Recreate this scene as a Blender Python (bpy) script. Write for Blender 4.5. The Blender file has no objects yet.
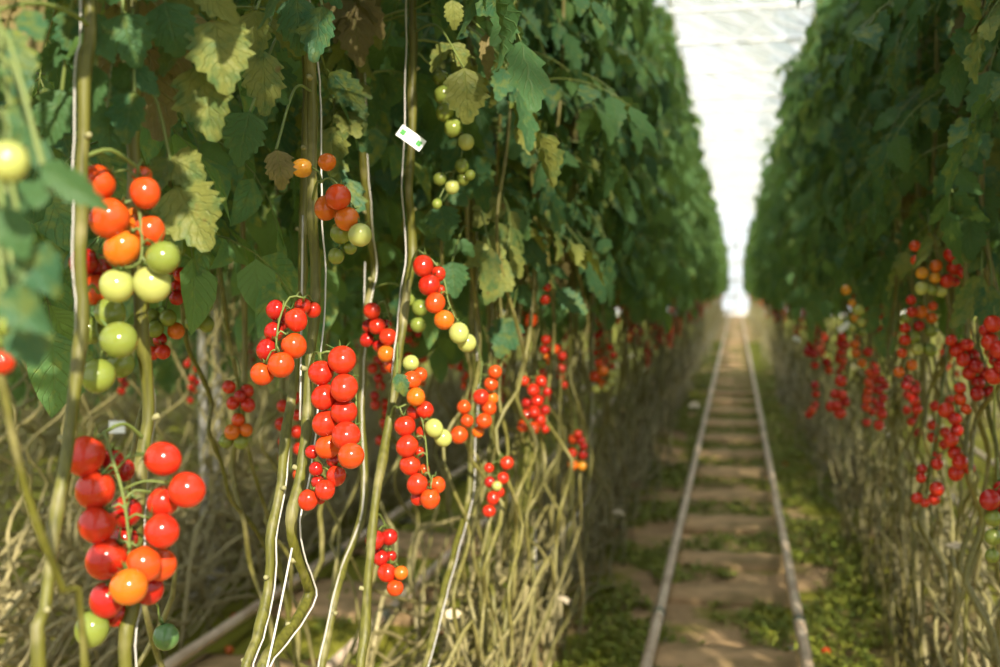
import bpy, math, random
from mathutils import Vector, Matrix, noise

R = random.Random(7)
SC = bpy.context.scene
COL = SC.collection
V = Vector

# ------------------------------------------------------------------ camera
F = 40.0 / 36.0 * 1000.0
YAW = math.atan(236 / F)
PITCH = math.atan(47.5 / F)
CAM = V((0.02, 0.0, 1.42))
FWD = V((-math.sin(YAW) * math.cos(PITCH), math.cos(YAW) * math.cos(PITCH), -math.sin(PITCH)))
RIGHT = V((math.cos(YAW), math.sin(YAW), 0))
UP = RIGHT.cross(FWD)

def ray(px, py):
    return FWD + RIGHT * ((px - 500) / F) + UP * ((333.5 - py) / F)

def at(px, py, D):
    return CAM + ray(px, py) * D

def at_x(px, py, X):
    d = ray(px, py)
    return CAM + d * ((X - CAM.x) / d.x)

def at_z(px, py, z=0.0):
    d = ray(px, py)
    return CAM + d * ((z - CAM.z) / d.z)

def depth(p):
    return (p - CAM).dot(FWD)

cam_d = bpy.data.cameras.new('camera')
cam_o = bpy.data.objects.new('camera', cam_d)
COL.objects.link(cam_o)
M3 = Matrix((RIGHT, UP, -FWD)).transposed()
cam_o.matrix_world = Matrix.Translation(CAM) @ M3.to_4x4()
cam_d.sensor_width = 36.0
cam_d.lens = 40.0
cam_d.clip_start = 0.02
cam_d.clip_end = 300
cam_d.dof.use_dof = True
cam_d.dof.focus_distance = 1.50
cam_d.dof.aperture_fstop = 3.7
SC.camera = cam_o

# ------------------------------------------------------------------ materials
class NT:
    """small helper around a node tree"""
    def __init__(s, name):
        s.m = bpy.data.materials.new(name)
        s.m.use_nodes = True
        s.t = s.m.node_tree
        s.t.nodes.clear()
        s.out = s.n('ShaderNodeOutputMaterial')
    def n(s, typ, **kw):
        nd = s.t.nodes.new(typ)
        for k, v in kw.items():
            setattr(nd, k, v)
        return nd
    def l(s, a, b):
        s.t.links.new(a, b)
    def set(s, sock, v):
        if hasattr(v, 'is_output'):
            s.l(v, sock)
        else:
            sock.default_value = v
    def noise(s, scale, detail=3.0, vec=None, rough=0.55, dist=0.0):
        nd = s.n('ShaderNodeTexNoise')
        nd.inputs['Scale'].default_value = scale
        nd.inputs['Detail'].default_value = detail
        nd.inputs['Roughness'].default_value = rough
        nd.inputs['Distortion'].default_value = dist
        if vec is not None:
            s.l(vec, nd.inputs['Vector'])
        return nd.outputs['Fac']
    def ramp(s, fac, stops, interp='LINEAR'):
        nd = s.n('ShaderNodeValToRGB')
        cr = nd.color_ramp
        cr.interpolation = interp
        while len(cr.elements) < len(stops):
            cr.elements.new(0.5)
        for e, (p, c) in zip(cr.elements, stops):
            e.position = p
            e.color = c if len(c) == 4 else (*c, 1)
        s.l(fac, nd.inputs['Fac'])
        return nd.outputs['Color']
    def mix(s, fac, a, b):
        nd = s.n('ShaderNodeMix', data_type='RGBA')
        s.set(nd.inputs[0], fac)
        for i, v in ((6, a), (7, b)):
            s.set(nd.inputs[i], (*v, 1) if isinstance(v, tuple) and len(v) == 3 else v)
        return nd.outputs[2]
    def math(s, op, a, b=0.0, clamp=False):
        nd = s.n('ShaderNodeMath', operation=op)
        nd.use_clamp = clamp
        s.set(nd.inputs[0], a)
        s.set(nd.inputs[1], b)
        return nd.outputs[0]
    def geo(s, o):
        return s.n('ShaderNodeNewGeometry').outputs[o]
    def coord(s, o):
        return s.n('ShaderNodeTexCoord').outputs[o]
    def mapping(s, vec, scale=(1, 1, 1)):
        nd = s.n('ShaderNodeMapping')
        nd.inputs['Scale'].default_value = scale
        s.l(vec, nd.inputs['Vector'])
        return nd.outputs[0]
    def xyz(s, vec):
        nd = s.n('ShaderNodeSeparateXYZ')
        s.l(vec, nd.inputs[0])
        return nd.outputs
    def bump(s, h, strength=0.3, dist=0.01):
        nd = s.n('ShaderNodeBump')
        nd.inputs['Strength'].default_value = strength
        nd.inputs['Distance'].default_value = dist
        s.l(h, nd.inputs['Height'])
        return nd.outputs[0]
    def bsdf(s, color, rough=0.5, normal=None, spec=0.5, sss=0.0, coat=0.0, metal=0.0):
        b = s.n('ShaderNodeBsdfPrincipled')
        s.set(b.inputs['Base Color'], (*color, 1) if isinstance(color, tuple) and len(color) == 3 else color)
        s.set(b.inputs['Roughness'], rough)
        b.inputs['Specular IOR Level'].default_value = spec
        b.inputs['Metallic'].default_value = metal
        if sss:
            b.inputs['Subsurface Weight'].default_value = sss
            b.inputs['Subsurface Radius'].default_value = (1.0, 0.35, 0.15)
            b.inputs['Subsurface Scale'].default_value = 0.004
        if coat:
            b.inputs['Coat Weight'].default_value = coat
            b.inputs['Coat Roughness'].default_value = 0.06
        if normal is not None:
            s.l(normal, b.inputs['Normal'])
        return b.outputs[0]
    def done(s, sh):
        s.l(sh, s.out.inputs['Surface'])
        return s.m

def leaf_material(name, base, alt, aged, age, trans=0.28):
    """tomato leaf: veins from the leaflet UV, blotchy ageing between the veins"""
    t = NT(name)
    uv = t.xyz(t.coord('UV'))
    across = t.math('ABSOLUTE', t.math('SUBTRACT', uv[0], 0.5))
    ph = t.math('SUBTRACT', t.math('MULTIPLY', uv[1], 7.0), t.math('MULTIPLY', across, 5.0))
    side = t.math('ABSOLUTE', t.math('SUBTRACT', t.math('FRACT', ph), 0.5))
    vein = t.math('MAXIMUM', t.math('SUBTRACT', 1.0, t.math('MULTIPLY', side, 9.0), True),
                  t.math('SUBTRACT', 1.0, t.math('MULTIPLY', across, 28.0), True))
    isl = t.geo('Random Per Island')
    obj = t.n('ShaderNodeObjectInfo').outputs['Random']
    rnd = t.math('ADD', t.math('MULTIPLY', isl, 0.6), t.math('MULTIPLY', obj, 0.4))
    col = t.mix(rnd, base, alt)
    n1 = t.noise(55, 3, t.coord('Object'))
    blotch = t.ramp(t.math('ADD', t.math('MULTIPLY', n1, 0.75), t.math('MULTIPLY', rnd, 0.35)),
                    [(max(0.0, 0.86 - age), (0, 0, 0)), (min(1.0, 1.06 - age), (1, 1, 1))])
    bl = t.n('ShaderNodeSeparateColor')
    t.l(blotch, bl.inputs[0])
    col = t.mix(bl.outputs[0], col, aged)
    if age > 0.45:
        br = t.ramp(t.noise(38, 2, t.coord('Object')), [(0.66, (0, 0, 0)), (0.74, (0.8, 0.8, 0.8))])
        b2 = t.n('ShaderNodeSeparateColor')
        t.l(br, b2.inputs[0])
        col = t.mix(b2.outputs[0], col, (0.16, 0.075, 0.025))
    col = t.mix(t.math('MULTIPLY', vein, 0.30), col, (0.19, 0.24, 0.08))
    hgt = t.math('ADD', t.math('MULTIPLY', vein, -0.6), t.noise(90, 2, t.coord('Object')))
    nm = t.bump(hgt, 0.55, 0.004)
    a = t.bsdf(col, 0.5, nm, 0.18)
    tr = t.n('ShaderNodeBsdfTranslucent')
    t.l(t.mix(0.55, col, (0.22, 0.30, 0.03)), tr.inputs['Color'])
    t.l(nm, tr.inputs['Normal'])
    mx = t.n('ShaderNodeMixShader')
    mx.inputs[0].default_value = trans
    t.l(a, mx.inputs[1]); t.l(tr.outputs[0], mx.inputs[2])
    return t.done(mx.outputs[0])

LEAF_G = leaf_material('tomato leaf green', (0.078, 0.150, 0.034), (0.026, 0.108, 0.066), (0.17, 0.20, 0.04), 0.27, 0.33)
LEAF_HAZE = leaf_material('tomato canopy leaf haze-lightened', (0.215, 0.345, 0.085), (0.060, 0.215, 0.120), (0.34, 0.38, 0.09), 0.29, 0.47)  # green raised so distant haze and light sit in the leaf colour
LEAF_Y = leaf_material('tomato leaf mottled', (0.082, 0.145, 0.044), (0.062, 0.130, 0.050), (0.19, 0.205, 0.050), 0.46, 0.3)
LEAF_D = leaf_material('tomato leaf withered', (0.14, 0.11, 0.04), (0.16, 0.12, 0.05), (0.19, 0.15, 0.06), 0.45, 0.25)

def stem_material(name, top, low, z0, z1):
    t = NT(name)
    co = t.coord('Object')
    z = t.xyz(co)[2]
    fz = t.n('ShaderNodeMapRange')
    t.l(z, fz.inputs[0]); fz.inputs[1].default_value = z0; fz.inputs[2].default_value = z1
    st = t.noise(1.0, 4, t.mapping(co, (170, 170, 9)))
    bl = t.noise(14, 3, co)
    c = t.mix(t.math('MULTIPLY_ADD', fz.outputs[0], 1.0), low, top)
    c = t.mix(t.math('MULTIPLY', t.ramp(st, [(0.40, (0, 0, 0)), (0.66, (1, 1, 1))]), 0.7), c, tuple(x * 0.35 for x in top))
    c = t.mix(t.ramp(bl, [(0.52, (0, 0, 0)), (0.72, (0.5, 0.5, 0.5))]), c, (0.36, 0.31, 0.16))
    return t.done(t.bsdf(c, 0.5, t.bump(st, 0.4, 0.003), 0.4))

STEM = stem_material('tomato stem', (0.115, 0.112, 0.014), (0.22, 0.19, 0.075), 0.35, 0.95)
STEM_B = stem_material('bare old stem', (0.33, 0.285, 0.11), (0.54, 0.46, 0.27), 0.25, 1.3)
t = NT('truss stalk'); GREEN_STALK = t.done(t.bsdf(t.mix(t.noise(60), (0.10, 0.15, 0.03), (0.17, 0.20, 0.05)), 0.5))
t = NT('calyx green'); CALYX = t.done(t.bsdf(t.mix(t.noise(30), (0.06, 0.12, 0.025), (0.13, 0.19, 0.05)), 0.5))
t = NT('pale cut scar'); SCAR = t.done(t.bsdf(t.mix(t.noise(120), (0.30, 0.28, 0.14), (0.19, 0.18, 0.07)), 0.7))
t = NT('white twine'); TWINE = t.done(t.bsdf(t.mix(t.noise(300), (0.58, 0.56, 0.52), (0.42, 0.40, 0.36)), 0.6))

def tomato_material(name, body, top, tip):
    t = NT('tomato skin ' + name)
    co = t.coord('Object')
    z = t.xyz(co)[2]
    n = t.noise(2.2, 2, co)
    obj = t.n('ShaderNodeObjectInfo').outputs['Random']
    k = t.math('ADD', z, t.math('MULTIPLY', t.math('SUBTRACT', n, 0.5), 0.5))
    c = t.mix(t.ramp(k, [(0.12, (0, 0, 0)), (0.55, (1, 1, 1))]), body, top)
    c = t.mix(t.math('MULTIPLY', obj, 0.35), c, tip)
    fl = t.ramp(t.noise(60, 1, co), [(0.62, (0, 0, 0)), (0.72, (0.25, 0.25, 0.25))])
    c = t.mix(fl, c, tuple(min(1, x * 1.25 + 0.02) for x in body))
    return t.done(t.bsdf(c, 0.15, None, 0.38, 0.10, 0.12))

TOM = {
    'r': tomato_material('red', (0.46, 0.018, 0.007), (0.44, 0.032, 0.008), (0.47, 0.045, 0.009)),
    'd': tomato_material('deep red', (0.34, 0.010, 0.007), (0.32, 0.013, 0.007), (0.38, 0.017, 0.009)),
    'o': tomato_material('orange red', (0.52, 0.055, 0.007), (0.50, 0.075, 0.008), (0.50, 0.038, 0.007)),
    'O': tomato_material('orange', (0.55, 0.125, 0.009), (0.52, 0.15, 0.013), (0.54, 0.09, 0.008)),
    'y': tomato_material('yellow orange', (0.56, 0.25, 0.02), (0.50, 0.26, 0.035), (0.55, 0.19, 0.015)),
    'p': tomato_material('pale unripe', (0.36, 0.385, 0.10), (0.28, 0.32, 0.08), (0.38, 0.38, 0.13)),
    'g': tomato_material('green', (0.17, 0.21, 0.035), (0.12, 0.17, 0.027), (0.21, 0.24, 0.05)),
    'v': tomato_material('dark green', (0.07, 0.15, 0.05), (0.06, 0.13, 0.04), (0.09, 0.16, 0.05)),
}

# ------------------------------------------------------------------ mesh helpers
class MB:
    def __init__(s):
        s.v = []; s.f = []; s.mi = []; s.uv = []
    def quad(s, idx, m=0, uv=None):
        s.f.append(tuple(idx)); s.mi.append(m)
        s.uv.append(uv or [(0.2, 0.5)] * len(idx))
    def tube(s, pts, rad, sides=6, m=0, cap=True):
        n = len(pts)
        if n < 2:
            return
        t0 = (pts[1] - pts[0]).normalized()
        a = V((1, 0, 0)) if abs(t0.x) < 0.8 else V((0, 1, 0))
        nrm = (a - t0 * a.dot(t0)).normalized()
        b0 = len(s.v)
        for i in range(n):
            t = (pts[min(i + 1, n - 1)] - pts[max(i - 1, 0)])
            if t.length < 1e-9:
                t = t0
            t = t.normalized()
            nrm = (nrm - t * nrm.dot(t))
            nrm = nrm.normalized() if nrm.length > 1e-6 else t.orthogonal().normalized()
            bi = t.cross(nrm)
            r = rad[i] if isinstance(rad, (list, tuple)) else rad
            for k in range(sides):
                w = 2 * math.pi * k / sides
                s.v.append(pts[i] + (nrm * math.cos(w) + bi * math.sin(w)) * r)
        for i in range(n - 1):
            for k in range(sides):
                k2 = (k + 1) % sides
                s.quad((b0 + i * sides + k, b0 + i * sides + k2, b0 + (i + 1) * sides + k2, b0 + (i + 1) * sides + k), m)
        if cap:
            s.quad([b0 + k for k in range(sides)][::-1], m)
            s.quad([b0 + (n - 1) * sides + k for k in range(sides)], m)
    def box(s, c, h, m=0, rot=None):
        b = len(s.v)
        for x in (-1, 1):
            for y in (-1, 1):
                for z in (-1, 1):
                    p = V((x * h[0], y * h[1], z * h[2]))
                    s.v.append(V(c) + (rot @ p if rot else p))
        for q in ((0, 1, 3, 2), (4, 6, 7, 5), (0, 4, 5, 1), (2, 3, 7, 6), (0, 2, 6, 4), (1, 5, 7, 3)):
            s.quad([b + i for i in q], m)
    def ball(s, c, r, seg=8, rings=6, m=0, squash=1.0):
        b = len(s.v)
        s.v.append(V(c) + V((0, 0, r * squash)))
        for i in range(1, rings):
            th = math.pi * i / rings
            for k in range(seg):
                w = 2 * math.pi * k / seg
                s.v.append(V(c) + V((r * math.sin(th) * math.cos(w), r * math.sin(th) * math.sin(w), r * squash * math.cos(th))))
        s.v.append(V(c) - V((0, 0, r * squash)))
        e = len(s.v) - 1
        for k in range(seg):
            k2 = (k + 1) % seg
            s.quad((b, b + 1 + k, b + 1 + k2), m)
            for i in range(rings - 2):
                s.quad((b + 1 + i * seg + k, b + 1 + (i + 1) * seg + k, b + 1 + (i + 1) * seg + k2, b + 1 + i * seg + k2), m)
            s.quad((e, b + 1 + (rings - 2) * seg + k2, b + 1 + (rings - 2) * seg + k), m)
    def mesh(s, name, mats, smooth=True):
        me = bpy.data.meshes.new(name)
        me.from_pydata([tuple(p) for p in s.v], [], s.f)
        for mt in mats:
            me.materials.append(mt)
        me.polygons.foreach_set('material_index', s.mi)
        me.polygons.foreach_set('use_smooth', [smooth] * len(s.f))
        uvl = me.uv_layers.new(name='UVMap')
        flat = [c for q in s.uv for p in q for c in p]
        uvl.data.foreach_set('uv', flat)
        me.update()
        return me

def link(name, me, parent=None, loc=(0, 0, 0), rot=None, scale=None):
    o = bpy.data.objects.new(name, me)
    COL.objects.link(o)
    if parent is not None:
        o.parent = parent
    o.location = loc
    if rot is not None:
        if isinstance(rot, (tuple, list)):
            o.rotation_euler = rot
        else:
            o.rotation_mode = 'QUATERNION'; o.rotation_quaternion = rot
    if scale is not None:
        o.scale = (scale,) * 3 if isinstance(scale, (int, float)) else scale
    return o

def tag(o, label, cat, group=None, kind=None):
    if label: o['label'] = label
    if cat: o['category'] = cat
    if group: o['group'] = group
    if kind: o['kind'] = kind
    return o

def structure(name, me):
    o = link(name, me)
    o['kind'] = 'structure'
    return o

def smooth_path(pts, step=0.02):
    """Catmull-Rom resample of a 3D polyline"""
    out = []
    P = [pts[0] * 2 - pts[1]] + list(pts) + [pts[-1] * 2 - pts[-2]]
    for i in range(1, len(P) - 2):
        p0, p1, p2, p3 = P[i - 1:i + 3]
        n = max(2, int((p2 - p1).length / step))
        for k in range(n):
            u = k / n
            out.append(0.5 * ((2 * p1) + (p2 - p0) * u + (2 * p0 - 5 * p1 + 4 * p2 - p3) * u * u + (3 * p1 - p0 - 3 * p2 + p3) * u ** 3))
    out.append(pts[-1].copy())
    return out

# ------------------------------------------------------------------ tomatoes
def tomato_mesh(name, ripe, elong, seg, rings, calyx=True, seed=0):
    rr = random.Random(seed)
    mb = MB()
    prof = []
    for i in range(rings + 1):
        th = math.pi * i / rings
        r = 0.5 * math.sin(th) ** 0.94
        z = 0.5 * math.cos(th) * elong
        if th < 0.55:                               # dimple under the calyx
            z -= 0.06 * (1 - th / 0.55) ** 2
        r *= 1.0 + 0.03 * math.cos(th)
        prof.append((r, z))
    b = len(mb.v)
    mb.v.append(V((0, 0, prof[0][1])))
    lob = rr.uniform(0, 6.28)
    for i in range(1, rings):
        for k in range(seg):
            w = 2 * math.pi * k / seg
            q = prof[i][0] * (1 + 0.012 * math.cos(3 * w + lob) + 0.012 * math.cos(2 * w))
            mb.v.append(V((q * math.cos(w), q * math.sin(w), prof[i][1])))
    mb.v.append(V((0, 0, prof[-1][1])))
    e = len(mb.v) - 1
    for k in range(seg):
        k2 = (k + 1) % seg
        mb.quad((b, b + 1 + k, b + 1 + k2))
        for i in range(rings - 2):
            mb.quad((b + 1 + i * seg + k, b + 1 + (i + 1) * seg + k, b + 1 + (i + 1) * seg + k2, b + 1 + i * seg + k2))
        mb.quad((e, b + 1 + (rings - 2) * seg + k2, b + 1 + (rings - 2) * seg + k))
    if calyx:
        zt = prof[0][1]
        for k in range(5):
            w = 2 * math.pi * k / 5 + rr.uniform(-0.2, 0.2)
            d = V((math.cos(w), math.sin(w), 0)); s = V((-math.sin(w), math.cos(w), 0))
            L = rr.uniform(0.34, 0.5); lift = rr.uniform(0.05, 0.30)
            b = len(mb.v)
            for i in range(5):
                u = i / 4
                c = d * (0.03 + L * u) + V((0, 0, zt + 0.035 + 0.05 * math.sin(u * 3) + lift * u * u))
                wd = 0.052 * (1 - u) ** 0.7 + 0.004
                mb.v += [c - s * wd, c + V((0, 0, -0.012)), c + s * wd]
            for i in range(4):
                for j in range(2):
                    q = b + i * 3 + j
                    mb.quad((q, q + 1, q + 4, q + 3), 1)
        mb.tube([V((0, 0, zt - 0.02)), V((0, 0, zt + 0.09)), V((0.01, 0, zt + 0.16))], [0.055, 0.04, 0.035], 6, 1)
    return mb.mesh(name, [TOM[ripe], CALYX])

TM = {}
for rp in TOM:
    TM[rp] = [tomato_mesh('tomato', rp, el, 26, 18, True, i * 7 + ord(rp)) for i, el in enumerate((0.97, 1.04, 1.10))]
TML = {rp: tomato_mesh('tomato', rp, 1.02, 14, 10, True, 3) for rp in TOM}

ZUP = V((0, 0, 1))

def put_tomato(parent, origin, c, dia, ripe, axis, lod=0):
    q = ZUP.rotation_difference(axis)
    me = TM[ripe][R.randrange(3)] if lod == 0 else TML[ripe]
    o = link('tomato', me, parent, c - origin, q, dia)
    return o

def nearest_on(path, p):
    return min(path, key=lambda a: (a - p).length_squared)

def hand_truss(plant, base, stem_path, toms, D, rachis, off=0.012, label=None):
    """toms: (px, py, diameter px, ripeness[, extra depth]); rachis: pixel polyline; D: axial depth"""
    pts = []
    for q in toms:
        dz = q[4] if len(q) > 4 else 0.0
        dd = D + dz
        pts.append([q[0], q[1], q[2] * D / F, q[3], dd])
    for _ in range(12):                             # move overlapping fruit apart along the line of sight
        for i in range(len(pts)):
            for j in range(i):
                a, b = pts[i], pts[j]
                pa, pb = at(a[0], a[1], a[4]), at(b[0], b[1], b[4])
                need = 0.485 * (a[2] + b[2])
                if (pa - pb).length < need:
                    lat = math.hypot((a[0] - b[0]), (a[1] - b[1])) * D / F
                    want = math.sqrt(max(1e-6, need * need - lat * lat))
                    cur = a[4] - b[4]
                    sgn = 1 if cur > 0 or (cur == 0 and i % 2) else -1
                    mv = (want - abs(cur)) * 0.35
                    a[4] += sgn * mv; b[4] -= sgn * mv
    mean = sum(p[4] for p in pts) / len(pts)
    rp = smooth_path([at(x, y, mean + off) for x, y in rachis], 0.008)
    att = nearest_on(stem_path, rp[0])
    arc = smooth_path([att, (att + rp[0]) * 0.5 + V((0, 0, 0.012)), rp[0]], 0.008)
    path = arc[:-1] + rp
    mb = MB()
    n = len(path)
    mb.tube([p - base for p in path], [0.0022 - 0.0009 * i / n for i in range(n)], 6)
    fruit = []
    for x, y, dia, ripe, dd in pts:
        c = at(x, y, dd)
        tgt = min(rp, key=lambda a: (a - (c + V((0, 0, 0.010)))).length)
        ax = (tgt + V((0, 0, 0.012)) - c)
        ax = (ax.normalized() + V((0, 0, 0.25))).normalized()
        if ax.dot(FWD) < -0.15:                      # a fruit hanging in front of its stalk turns the calyx away
            ax = (ax - FWD * ax.dot(FWD)).normalized()
        top = c + ax * dia * 0.50
        mid = (top + ax * 0.006 + tgt) * 0.5 + V((0, 0, 0.004))
        mb.tube([p - base for p in smooth_path([top, mid, tgt], 0.006)], 0.0013, 5)
        fruit.append((c, dia * R.uniform(0.99, 1.03), ripe, ax))
    tr = link('truss', mb.mesh('truss', [GREEN_STALK]), plant)
    if label: tr['label'] = label
    for c, dia, ripe, ax in fruit:
        put_tomato(tr, base, c, dia, ripe, ax)
    return tr

RIPE = ['r', 'r', 'r', 'o', 'o', 'O', 'y', 'p', 'g']

def grown_truss_points(rr, n, stage, side):
    """local points of a hanging truss: rachis and fruit list (pos, dia, ripe, axis)"""
    L = 0.016 * n + 0.05
    path = []
    a = V((math.cos(side), math.sin(side), 0))
    p = V((0, 0, 0)); path.append(p.copy())
    for i in range(12):
        u = i / 11
        ang = 0.5 - 2.0 * min(1, u * 2.6)
        d = a * math.cos(ang) * (1 if u < 0.4 else 0.35) + V((0, 0, math.sin(ang)))
        d += V((rr.uniform(-.15, .15), rr.uniform(-.15, .15), 0))
        p = p + d.normalized() * L / 11 * (1.25 if u < 0.4 else 1.1)
        path.append(p.copy())
    fr = []
    for k in range(n):
        u = 0.28 + 0.72 * k / max(1, n - 1)
        q = path[min(len(path) - 1, int(u * 12))]
        w = side + (k % 2) * math.pi + rr.uniform(-0.9, 0.9) + 1.2
        dia = rr.uniform(0.029, 0.036) * (1 - 0.15 * u)
        c = q + V((math.cos(w), math.sin(w), -0.35)) * dia * 0.62
        s = min(8, max(0, int(stage + u * rr.uniform(0.8, 2.6) + rr.uniform(-0.6, 0.6))))
        ax = ((q - c).normalized() + V((0, 0, 0.6))).normalized()
        fr.append((c, dia, RIPE[s] if rr.random() > 0.12 else ('d' if s < 3 else RIPE[s]), ax, q))
    return path, fr

def grown_truss(plant, loc, n, stage, side, rr, lod=1):
    path, fr = grown_truss_points(rr, n, stage, side)
    mb = MB()
    mb.tube(path, [0.0028 - 0.0014 * i / len(path) for i in range(len(path))], 5)
    for c, dia, ripe, ax, q in fr:
        mb.tube([c + ax * dia * 0.5, (c + ax * dia * 0.6 + q) * 0.5, q], 0.0012, 4)
    tr = link('truss', mb.mesh('truss', [GREEN_STALK]), plant, loc)
    for c, dia, ripe, ax, q in fr:
        put_tomato(tr, V((0, 0, 0)), c, dia, ripe, ax, lod)
    return tr

def far_truss_mesh(seed, n, stage):
    """one mesh, for trusses too small in the photo to show separate fruit"""
    rr = random.Random(seed)
    path, fr = grown_truss_points(rr, n, stage, 0.0)
    mb = MB()
    keys = list(TOM)
    mb.tube(path, 0.0022, 4, len(keys))
    for c, dia, ripe, ax, q in fr:
        mb.ball(c, dia * 0.5, 8, 6, keys.index(ripe))
    return mb.mesh('truss', [TOM[k] for k in keys] + [GREEN_STALK])

FAR_TRUSS = [far_truss_mesh(i, R.randint(8, 13), (i % 4) * 1.1) for i in range(10)]
FAR_GREEN = [far_truss_mesh(40 + i, R.randint(5, 8), 5.0) for i in range(3)]

# ------------------------------------------------------------------ leaves
def add_leaflet(mb, base, d, up, L, W, rr, n=12, full=True, m=0):
    """one lobed leaflet from base along d; up: roughly the upper face"""
    d = d.normalized()
    s = d.cross(up)
    s = s.normalized() if s.length > 1e-4 else d.orthogonal().normalized()
    nrm = s.cross(d).normalized()
    cols = (-1, -0.5, 0, 0.5, 1) if full else (-1, 0, 1)
    curl = rr.uniform(0.10, 0.9); cup = rr.uniform(-0.15, 0.45); twist = rr.uniform(-0.5, 0.5)
    b = len(mb.v)
    nc = len(cols)
    for i in range(n + 1):
        u = i / n
        w = W * 0.5 * (math.sin(math.pi * min(1, u ** 0.72)) ** 0.8 * (1 - 0.25 * u) + 0.02)
        if full:
            w *= 1.0 + (0.13 if i % 2 else -0.10) * (1 if 0 < i < n else 0) + 0.10 * math.sin(u * 15.0)
        bend = curl * u * u
        c = base + d * (L * (u - 0.18 * bend * u)) - nrm * (L * 0.42 * bend)
        tw = twist * u
        for j, q in enumerate(cols):
            lift = cup * abs(q) ** 1.5 * w * 0.9 + (0.10 * w * math.sin(u * 22 + q * 4) if full else 0)
            sag = L * 0.03 if (full and i % 2 and abs(q) == 1) else 0
            dirn = s * math.cos(tw) + nrm * math.sin(tw)
            mb.v.append(c + dirn * (w * q) + nrm * lift + d * sag)
    for i in range(n):
        for j in range(nc - 1):
            q = b + i * nc + j
            u0, u1 = i / n, (i + 1) / n
            x0, x1 = cols[j] * 0.5 + 0.5, cols[j + 1] * 0.5 + 0.5
            mb.quad((q, q + 1, q + nc + 1, q + nc), m, [(x0, u0), (x1, u0), (x1, u1), (x0, u1)])

def add_leaf(mb, M, rr, L=0.36, full=True, size=1.0, droop=1.0, stalk=1):
    """compound tomato leaf, growing from the origin of M along its +X and arching down"""
    rot = M.to_3x3()
    org = M.translation
    pts = []
    p = V((0, 0, 0)); a0 = rr.uniform(0.1, 0.7); n = 14 if full else 6
    a1 = -rr.uniform(0.9, 1.45) * droop
    sw = rr.uniform(-0.5, 0.5)
    pts.append(p.copy())
    dirs = []
    for i in range(n):
        u = (i + 0.5) / n
        a = a0 + (a1 - a0) * u ** 0.8
        d = V((math.cos(a), math.sin(sw * u) * 0.5, math.sin(a))).normalized()
        dirs.append(d)
        p = p + d * L / n
        pts.append(p.copy())
    W = lambda q: org + rot @ q
    mb.tube([W(q) for q in pts], [0.0026 * (1 - 0.7 * i / n) for i in range(n + 1)], 5 if full else 3, stalk, cap=False)
    down = V((0, 0, -1))
    for k, u in enumerate((0.30, 0.44, 0.60, 0.76, 0.90)):
        i = min(n - 1, int(u * n))
        d = dirs[i]
        side = d.cross(ZUP)
        side = side.normalized() if side.length > 0.05 else V((0, 1, 0))
        big = 0.6 if k % 2 == 0 and k < 3 else 1.0
        for sg in (-1, 1):
            if rr.random() < 0.06:
                continue
            ld = (side * sg * rr.uniform(0.6, 1.0) + d * rr.uniform(0.3, 0.8) + down * rr.uniform(0.25, 1.0))
            l = rr.uniform(0.075, 0.110) * big * size
            st = pts[i] + ld.normalized() * 0.012
            mb.tube([W(pts[i]), W(st)], 0.0012, 3, stalk, cap=False)
            upv = (ZUP * 0.8 + d * 0.6 + V((rr.uniform(-.4, .4), rr.uniform(-.4, .4), 0)))
            add_leaflet(mb, W(st), rot @ ld, rot @ upv, l, l * rr.uniform(0.52, 0.70), rr, 12 if full else 4, full)
    l = rr.uniform(0.10, 0.13) * size
    add_leaflet(mb, W(pts[-1]), rot @ (dirs[-1] + down * 0.4), rot @ (ZUP * 0.5 + V((1, 0, 0))), l, l * rr.uniform(0.6, 0.75), rr, 12 if full else 4, full)

def leaf_mesh(seed, mat, L=None, droop=1.0):
    rr = random.Random(seed)
    mb = MB()
    add_leaf(mb, Matrix.Identity(4), rr, L or rr.uniform(0.30, 0.40), True, 1.0, droop)
    return mb.mesh('leaf', [mat, GREEN_STALK])

LEAVES_G = [leaf_mesh(100 + i, LEAF_G) for i in range(9)]
LEAVES_Y = [leaf_mesh(200 + i, LEAF_Y, None, 1.1) for i in range(4)]
LEAVES_D = [leaf_mesh(300 + i, LEAF_D, 0.24, 1.2) for i in range(2)]

def foliage_mesh(seed, z0, z1, count, ysp=0.22):
    rr = random.Random(seed)
    mb = MB()
    for i in range(count):
        z = z0 + (z1 - z0) * ((i + rr.random()) / count) ** (1.18 if z1 > 3 else 1.0)
        w = i * 2.4 + rr.uniform(-0.5, 0.5)
        M = Matrix.Translation(V((rr.uniform(-.05, .05), rr.uniform(-ysp, ysp), z))) @ Matrix.Rotation(w, 4, 'Z')
        add_leaf(mb, M, rr, rr.uniform(0.28, 0.38) * (1.0 - 0.38 * max(0.0, min(1.0, (z - 2.2) / 1.2))), False, 1.15)
    return mb.mesh('foliage', [LEAF_HAZE, GREEN_STALK])

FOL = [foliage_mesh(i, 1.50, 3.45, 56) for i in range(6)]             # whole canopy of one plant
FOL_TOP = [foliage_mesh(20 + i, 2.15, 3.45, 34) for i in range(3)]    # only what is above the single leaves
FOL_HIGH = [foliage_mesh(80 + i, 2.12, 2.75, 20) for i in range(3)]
FOL_LOW = [foliage_mesh(60 + i, 1.50, 2.25, 26) for i in range(4)]      # canopy cut low at the near end to let sun past
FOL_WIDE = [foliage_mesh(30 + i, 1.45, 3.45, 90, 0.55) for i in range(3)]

# ------------------------------------------------------------------ stems
def stem_radii(n, r, rr, spacing):
    out = []
    for i in range(n):
        k = i % spacing
        bul = 1.22 if k == 0 else (1.10 if k in (1, spacing - 1) else 1.0)
        out.append(r * bul * (1 + 0.05 * math.sin(i * 0.37)))
    return out

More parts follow.
